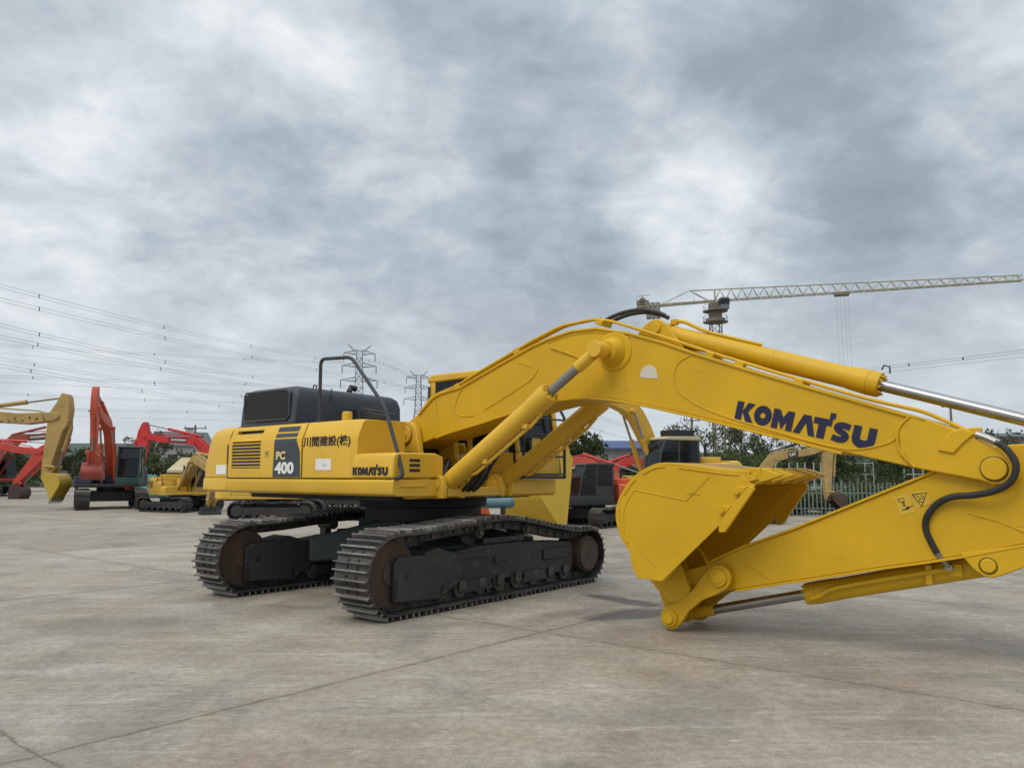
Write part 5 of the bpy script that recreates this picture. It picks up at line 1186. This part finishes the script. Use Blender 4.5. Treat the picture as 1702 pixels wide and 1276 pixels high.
wire('wire bundle between the tall pylon and the next one', ((600, 600, 300), (650, 612), (690, 634, 390)), .8, .07)
wire('lower wire bundle between the tall pylon and the next one', ((603, 628, 300), (650, 640), (690, 650, 390)), .8, .07)
wire('upper thin wire between the tall pylon and the next one', ((612, 578, 300), (655, 602), (702, 618, 390)), .8, .05, 1)
wire('power lines behind the raised yellow boom, falling to the right', ((960, 683, 200), (1030, 706), (1110, 722, 420)), .8, .07)
wire('lower power line behind the raised yellow boom', ((950, 700, 200), (1020, 722), (1100, 735, 420)), .8, .07, 1)
wire('upper of the two wires rising to the right edge above the chrome rod', ((1405, 619, 130), (1560, 604), (1780, 576, 90)), .35, .035)
wire('lower of the two wires rising to the right edge above the chrome rod', ((1405, 626, 130), (1560, 610), (1780, 585, 90)), .35, .03, 1)

YC = 150.0; ZJ = H(492, YC); XC = X3(1188, YC, ZJ)
TC = empty('tower_crane', (XC, YC, 0)); tag(TC, 'tower crane with a long lattice jib reaching right above the big boom', 'tower crane')
P_CR = paint('crane_cream', (.34, .31, .22), .6, .15, .3); P_CRD = paint('crane_mast', (.19, .165, .13), .7, .2, .4)
Yt = 136.0; tipv = Vector((X3(1699, Yt, H(460, Yt))-XC, Yt-YC, H(460, Yt)-.7)); jd = Vector((tipv.x, tipv.y, 0)).normalized(); js = Vector((-jd.y, jd.x, 0))
m = MB(); lattice(m, (0, 0, 0), (0, 0, ZJ-5.4), 1.9, 1.9, 18, .11); m.build('mast', P_CRD, TC)
m = MB(); m.rod((0, 0, ZJ-5.4), (0, 0, ZJ-4.6), 1.9, n=20); m.rod((0, 0, ZJ-4.6), (0, 0, ZJ-3.2), 1.3, n=20); m.box((0, 0, ZJ-2.4), (2.2, 2.2, 2.0)); 
for z in (-5.3, -3.1):
    for k in range(8): a = k*math.pi/4; m.rod((2.4*math.cos(a), 2.4*math.sin(a), ZJ+z), (2.4*math.cos(a), 2.4*math.sin(a), ZJ+z+1.1), .05, n=5)
    m.tube([(2.4*math.cos(k*math.pi/8), 2.4*math.sin(k*math.pi/8), ZJ+z+1.1) for k in range(17)], .05, 5); m.rod((0, 0, ZJ+z-.06), (0, 0, ZJ+z+.06), 2.45, n=20)
m.build('slewing_unit', P_CRD, TC, .03)
m = MB(); m.box((jd.x*1.7-js.x*1.7, jd.y*1.7-js.y*1.7, ZJ-2.0), (1.7, 1.7, 2.3)); cbn = m.build('operator_cab', paint('crane_cab', (.16, .16, .165), .5, .1, .2), TC, .08)
m = MB(); m.box((jd.x*1.7-js.x*1.7, jd.y*1.7-js.y*1.7, ZJ-1.7), (1.74, 1.74, 1.1)); m.build('window', M_GLASS(), cbn)
base = Vector((0, 0, ZJ-1.0)); m = MB(); L = jd.to_3d() if False else jd
tip0 = tipv.copy(); tip0.z = tipv.z; n = 26; w = .75
def jp(t, s, top):
    hh = (2.3*(1-t)+1.0*t); p = base+(tip0-base)*t+js*s*w*(1-.3*t)
    return p+Vector((0, 0, hh)) if top else p
for s in (-1, 1): m.rod(jp(0, s, 0), jp(1, s, 0), .11, n=6)
m.rod(jp(-.09, 0, 1), jp(1, 0, 1), .12, n=6)
for i in range(n):
    t0, t1, tm = i/n, (i+1)/n, (i+.5)/n
    for s in (-1, 1): m.rod(jp(t0, s, 0), jp(tm, 0, 1), .065, n=5); m.rod(jp(tm, 0, 1), jp(t1, s, 0), .065, n=5)
    m.rod(jp(t0, -1, 0), jp(t0, 1, 0), .05, n=4); m.rod(jp(t0, -1, 0), jp(t1, 1, 0), .045, n=4)
m.rod(jp(-.09, 0, 1), jp(-.02, 1, 0), .08, n=5); m.rod(jp(-.09, 0, 1), jp(-.02, -1, 0), .08, n=5); m.rod(jp(0, 0, 1)+Vector((0, 0, 0)), base+Vector((0, 0, -1.4)), .16, n=6)
m.build('jib', P_CR, TC)
m = MB(); cbk = -jd
for s in (-1, 1): m.rod(base+js*s*.7, base+cbk*15.5+js*s*.7+Vector((0, 0, -.5)), .16, n=6); m.rod(jp(-.09, 0, 1), base+cbk*11+js*s*.7+Vector((0, 0, -.3)), .05, n=5); m.tube([base+cbk*(4+k)+js*s*.9+Vector((0, 0, -.1+(1.0 if j else 0)) ) for k in range(0, 12, 3) for j in (0, 1, 0)], .04, 4)
for k in range(8): m.rod(base+cbk*2*k-js*.7, base+cbk*2*k+js*.7, .08, n=5)
m.build('counter_jib', P_CR, TC)
m = MB()
for k in range(3):
    c = base+cbk*(11.2+k*.95); m.box((c.x, c.y, c.z-1.3), (.8, 1.5, 3.2), Matrix.Rotation(math.atan2(jd.y, jd.x), 3, 'Z'))
m.build('ballast_block', PG, TC, .04)
m = MB(); c = base+cbk*14.2; m.rod(c+js*.8+Vector((0, 0, .7)), c-js*.8+Vector((0, 0, .7)), .7, n=16); m.box((c.x, c.y, c.z+.35), (2.4, 1.6, .9), Matrix.Rotation(math.atan2(jd.y, jd.x), 3, 'Z')); m.rod(c+Vector((0, 0, .7)), c+Vector((0, 0, 2.0)), .08, n=5); m.tube([c+cbk*1.2+Vector((0, 0, 0)), c+cbk*1.2+Vector((0, 0, 1.9)), c+jd*1.6+Vector((0, 0, 2.0))], .06, 5); m.build('winch', P_CRD, TC, .03)
m = MB(); c = jp(.435, 0, 0); m.box((c.x, c.y, c.z-.35), (2.6, 1.6, .5), Matrix.Rotation(math.atan2(jd.y, jd.x), 3, 'Z')); tr = m.build('trolley', P_CRD, TC, .02)
for u in (-1.0, -.3, .5, 1.1):
    m = MB(); p = c+jd*u; m.rod(p+Vector((0, 0, -.5)), (p.x, p.y, 2), .018, n=4); m.build('hoist_rope', P_WIRE, tr)
m = MB(); m.box((c.x, c.y, 2.2), (1.6, .5, .6)); m.rod((c.x, c.y, 2), (c.x, c.y, 1.2), .12); m.build('hook_block', P_CRD, tr, .03)

# ================================================================== trees and shrubs
BARK = paint('bark', (.055, .045, .035), .9, .3, .3, (.03, .03, .025), 3)
L_DARK = leafmat('leaf_dark', (.026, .040, .016), (.075, .100, .036)); L_MID = leafmat('leaf_mid', (.040, .058, .020), (.115, .140, .050)); L_GREY = leafmat('leaf_greygreen', (.045, .055, .030), (.13, .14, .075))
def tree(label, px, Y, top, width, mat, seed, leaf=.26, dens=1.0, sparse=.0, name='tree', cat='tree', group='trees beyond the yard', low=.25):
    rng = random.Random(seed); h = H(top, Y); T = empty(name, (X(px, Y), Y, 0)); tag(T, label, cat, group); w = width/1278*Y/2
    limbs = MB(); tips = []; tr = h*.022+.05
    def grow(p, d, ln, r, lvl):
        pts = [p]; q = p.copy()
        for i in range(4):
            d = (d+Vector((rng.uniform(-.22, .22), rng.uniform(-.22, .22), rng.uniform(-.05, .18)))).normalized(); q = q+d*ln/4; pts.append(q.copy())
        limbs.tube(pts, [r*(1-.12*i) for i in range(5)], 6)
        if lvl >= 1: tips.append((q.copy(), lvl))
        if lvl < 3:
            for k in range(rng.randint(2, 4)):
                j = rng.randint(2, 4); nd_ = (d*.6+Vector((rng.uniform(-1, 1), rng.uniform(-1, 1), rng.uniform(-.1, .8)))).normalized(); grow(pts[j], nd_, ln*rng.uniform(.55, .8), r*.5, lvl+1)
    nst = 1 if name == 'tree' else 4
    for s in range(nst):
        a = rng.uniform(0, 6.3); p = Vector((0, 0, -.1)) if nst == 1 else Vector((math.cos(a)*w*.3, math.sin(a)*w*.3, -.1))
        grow(p, Vector((rng.uniform(-.15, .15), rng.uniform(-.15, .15), 1)).normalized(), h*(low+.2), tr/(1 if nst == 1 else 1.8), 0)
    cen = Vector((0, 0, h*(low+1)/2)); ax = Vector((w, w*.8, h*(1-low)/2))
    cl = []
    nb = int(rng.randint(24, 30)*dens)
    for i in range(nb):                               # clumps scattered in an uneven crown
        while True:
            v = Vector((rng.uniform(-1, 1), rng.uniform(-1, 1), rng.uniform(-1, 1)))
            if .15 < v.length < 1: break
        sc_ = rng.uniform(.75, 1.06); cl.append((Vector((cen.x+v.x*ax.x*sc_, cen.y+v.y*ax.y*sc_, cen.z+v.z*ax.z*sc_)), rng.uniform(.14, .27)*max(w, h*.35)))
    for q, lv in tips:
        if (Vector(((q.x-cen.x)/ax.x, (q.y-cen.y)/ax.y, (q.z-cen.z)/ax.z))).length < 1.15: cl.append((q, rng.uniform(.10, .17)*max(w, h*.35)))
    vs, fs = [], []
    for c, r in cl:
        for i in range(int(96*(1-sparse)*(r/.9)**1.2*(.26/leaf)**1.3)+10):
            v = Vector((rng.gauss(0, .5), rng.gauss(0, .5), rng.gauss(0, .42)))*r; p = c+v
            if p.z < .15: continue
            n = Vector((rng.uniform(-1, 1), rng.uniform(-1, 1), rng.uniform(-.2, 1))).normalized(); a = n.orthogonal().normalized(); a = Matrix.Rotation(rng.uniform(0, 6.3), 3, n) @ a; b = n.cross(a); s = leaf*rng.uniform(.55, 1.25)
            o = len(vs); vs += [p-a*s*.5, p+b*s*.28, p+a*s*.5, p-b*s*.28]; fs.append((o, o+1, o+2, o+3))
    me = bpy.data.meshes.new('crown'); me.from_pydata([tuple(v) for v in vs], [], fs); me.materials.append(mat); link(me, 'crown', T)
    limbs.build('trunk', BARK, T)
    return T
TR = [  # label, px, Y, top px row, width px, leaf, sparse
    ('dark round tree right of the big cab guard', 945, 62, 703, 95, L_DARK, 0, 1),
    ('dark low tree between the cab guard and the blue roofed shed', 985, 66, 722, 60, L_DARK, 0, 2),
    ('airy grey green tree behind the roof box of the yellow cab', 1165, 60, 690, 120, L_GREY, .62, 3),
    ('open branched tree with sky showing through, under the middle of the big boom', 1232, 64, 696, 120, L_GREY, .66, 4),
    ('airy tree just left of the beige boom', 1285, 58, 716, 110, L_MID, .45, 5),
    ('bushy green tree left of the beige arched boom', 1225, 54, 742, 130, L_MID, .1, 6),
    ('dense green tree right behind the beige vertical arm', 1405, 56, 742, 120, L_DARK, .1, 7),
    ('dense dark tree under the letters of the big boom', 1470, 58, 752, 120, L_DARK, .1, 8),
    ('dark tree above the fence by the arm', 1530, 60, 756, 110, L_MID, .2, 9),
    ('thin leafed tree behind the beige boom and scaffold', 1345, 60, 735, 90, L_GREY, .3, 10),
    ('dark tree left of the orange boom, right of the hanging bucket', 128, 76, 742, 95, L_DARK, .0, 11),
    ('small round tree left of the white gable', 262, 84, 712, 44, L_GREY, .2, 12),
    ('green tree below the red boom on the left', 255, 66, 752, 100, L_MID, .1, 13),
    ('grey green tree in front of the slate roofed house', 305, 62, 748, 70, L_GREY, .2, 14),
    ('pale tree left of the red boom, above the shed roof', 222, 88, 720, 50, L_GREY, .5, 15),
    ('dark tree between the red arms at the left edge', 20, 72, 752, 120, L_DARK, 0, 16),
    ('dark tree behind the standing yellow bucket', 900, 58, 742, 90, L_DARK, 0, 17),
    ('spindly weed like tree above the boom tip at the right', 1650, 34, 714, 36, L_GREY, .8, 18),
    ('tall thin sapling under the chrome rod at the right edge', 1683, 36, 712, 34, L_GREY, .8, 19),
    ('dark tree behind the black cabbed orange excavator', 1040, 58, 752, 80, L_DARK, .1, 20),
]
for lb, px, Y, top, wd, mt, sp_, sd2 in TR: tree(lb, px, Y, top, wd, mt, sd2, leaf=.20 if Y < 62 else .25, sparse=sp_)
SH = [('low dark shrub behind the fence beside the big bucket', 1330, 33, 812, 70), ('leafy shrub behind the fence near the rusty bucket', 1425, 34, 800, 80), ('shrub behind the fence under the lettered boom', 1490, 35, 790, 80), ('low shrub at the left end of the fence', 1260, 34, 806, 70), ('shrub by the arm at the right end of the fence', 1550, 36, 792, 70)]
SH += [('dark shrub against the middle of the fence', 1380, 31.6, 812, 130), ('dark shrub against the fence left of the rusty bucket', 1300, 31.6, 812, 120), ('dark shrub against the fence right of the rusty bucket', 1455, 31.8, 804, 130)]
for i, (lb, px, Y, top, wd) in enumerate(SH): tree(lb, px, Y, top, wd, (L_DARK, L_MID)[i % 2], 40+i, leaf=.16, dens=1.9, name='shrub', cat='shrub', group='shrubs behind the fence', low=.0)
# far wood that closes the horizon
rng = random.Random(77); vs, fs = [], []
for i in range(15000):
    x = rng.uniform(-130, 140); y = 96+rng.uniform(-2, 6)+abs(math.sin(x*.05))*4; hh = 3.4+1.3*math.sin(x*.21)+.8*math.sin(x*.63+1)+.5*math.sin(x*1.7)
    if x < -42: hh *= .72
    p = Vector((x, y, rng.uniform(0, 1)**.7*hh)); n = Vector((rng.uniform(-1, 1), rng.uniform(-1, .2), rng.uniform(-.2, 1))).normalized(); a = n.orthogonal().normalized(); a = Matrix.Rotation(rng.uniform(0, 6.3), 3, n) @ a; b = n.cross(a); s = rng.uniform(.4, 1.0)
    o = len(vs); vs += [p-a*s*.5, p+b*s*.35, p+a*s*.5, p-b*s*.35]; fs.append((o, o+1, o+2, o+3))
me = bpy.data.meshes.new('far_wood'); me.from_pydata([tuple(v) for v in vs], [], fs); me.materials.append(L_DARK); tag(link(me, 'far_wood'), kind='stuff')
# junk heap under tarpaulins, left background
m = MB(); rng = random.Random(9)
def blob(cx, cy, r, hgt, mat, nm, lb, seed):
    rg = random.Random(seed); m = MB(); rings_ = []
    for k in range(7):
        t = k/6; rr_ = r*math.cos(t*1.45)*(1+.0*t); rings_.append([(cx+rr_*math.cos(a)*(1+rg.uniform(-.16, .16)), cy+rr_*.8*math.sin(a)*(1+rg.uniform(-.16, .16)), hgt*math.sin(t*1.57)*(1+rg.uniform(-.10, .10))) for a in [i*2*math.pi/16 for i in range(16)]])
    m.rings(rings_); tag(m.build(nm, mat, ang=25), lb, 'tarpaulin')
blob(X(252, 56), 56, 1.5, 1.5, paint('teal_tarp', (.06, .22, .22), .6, .3, .4), 'tarpaulin', 'teal tarpaulin over a heap beside the small yellow excavator', 1)
blob(X(236, 58), 58, 1.1, 1.1, paint('orange_tarp', (.45, .16, .05), .7, .3, .4), 'tarpaulin', 'orange tarpaulin over a low heap right of the green cab', 2)

TK = empty('tank', (X(812, 18.5), 18.5, 0), R(-6)); tag(TK, 'pale blue cylindrical tank on a black stand seen behind the near crawler', 'tank')
P_TANK = paint('pale_blue_paint', (.085, .17, .21), .5, .12, .25)
m = MB(); m.rod((-.75, 0, .93), (.55, 0, .93), .13, n=28); m.rod((-.82, 0, .93), (-.75, 0, .93), .08, .13, 28); m.rod((.55, 0, .93), (.62, 0, .93), .13, .08, 28); m.build('shell', P_TANK, TK, .01)
for u in (-.5, .35):
    m = MB(); m.span(u-.05, u+.05, -.14, .14, .0, .85); m.span(u-.05, u+.05, -.3, .3, 0, .06); m.build('stand', M_BLACK(), TK, .01)
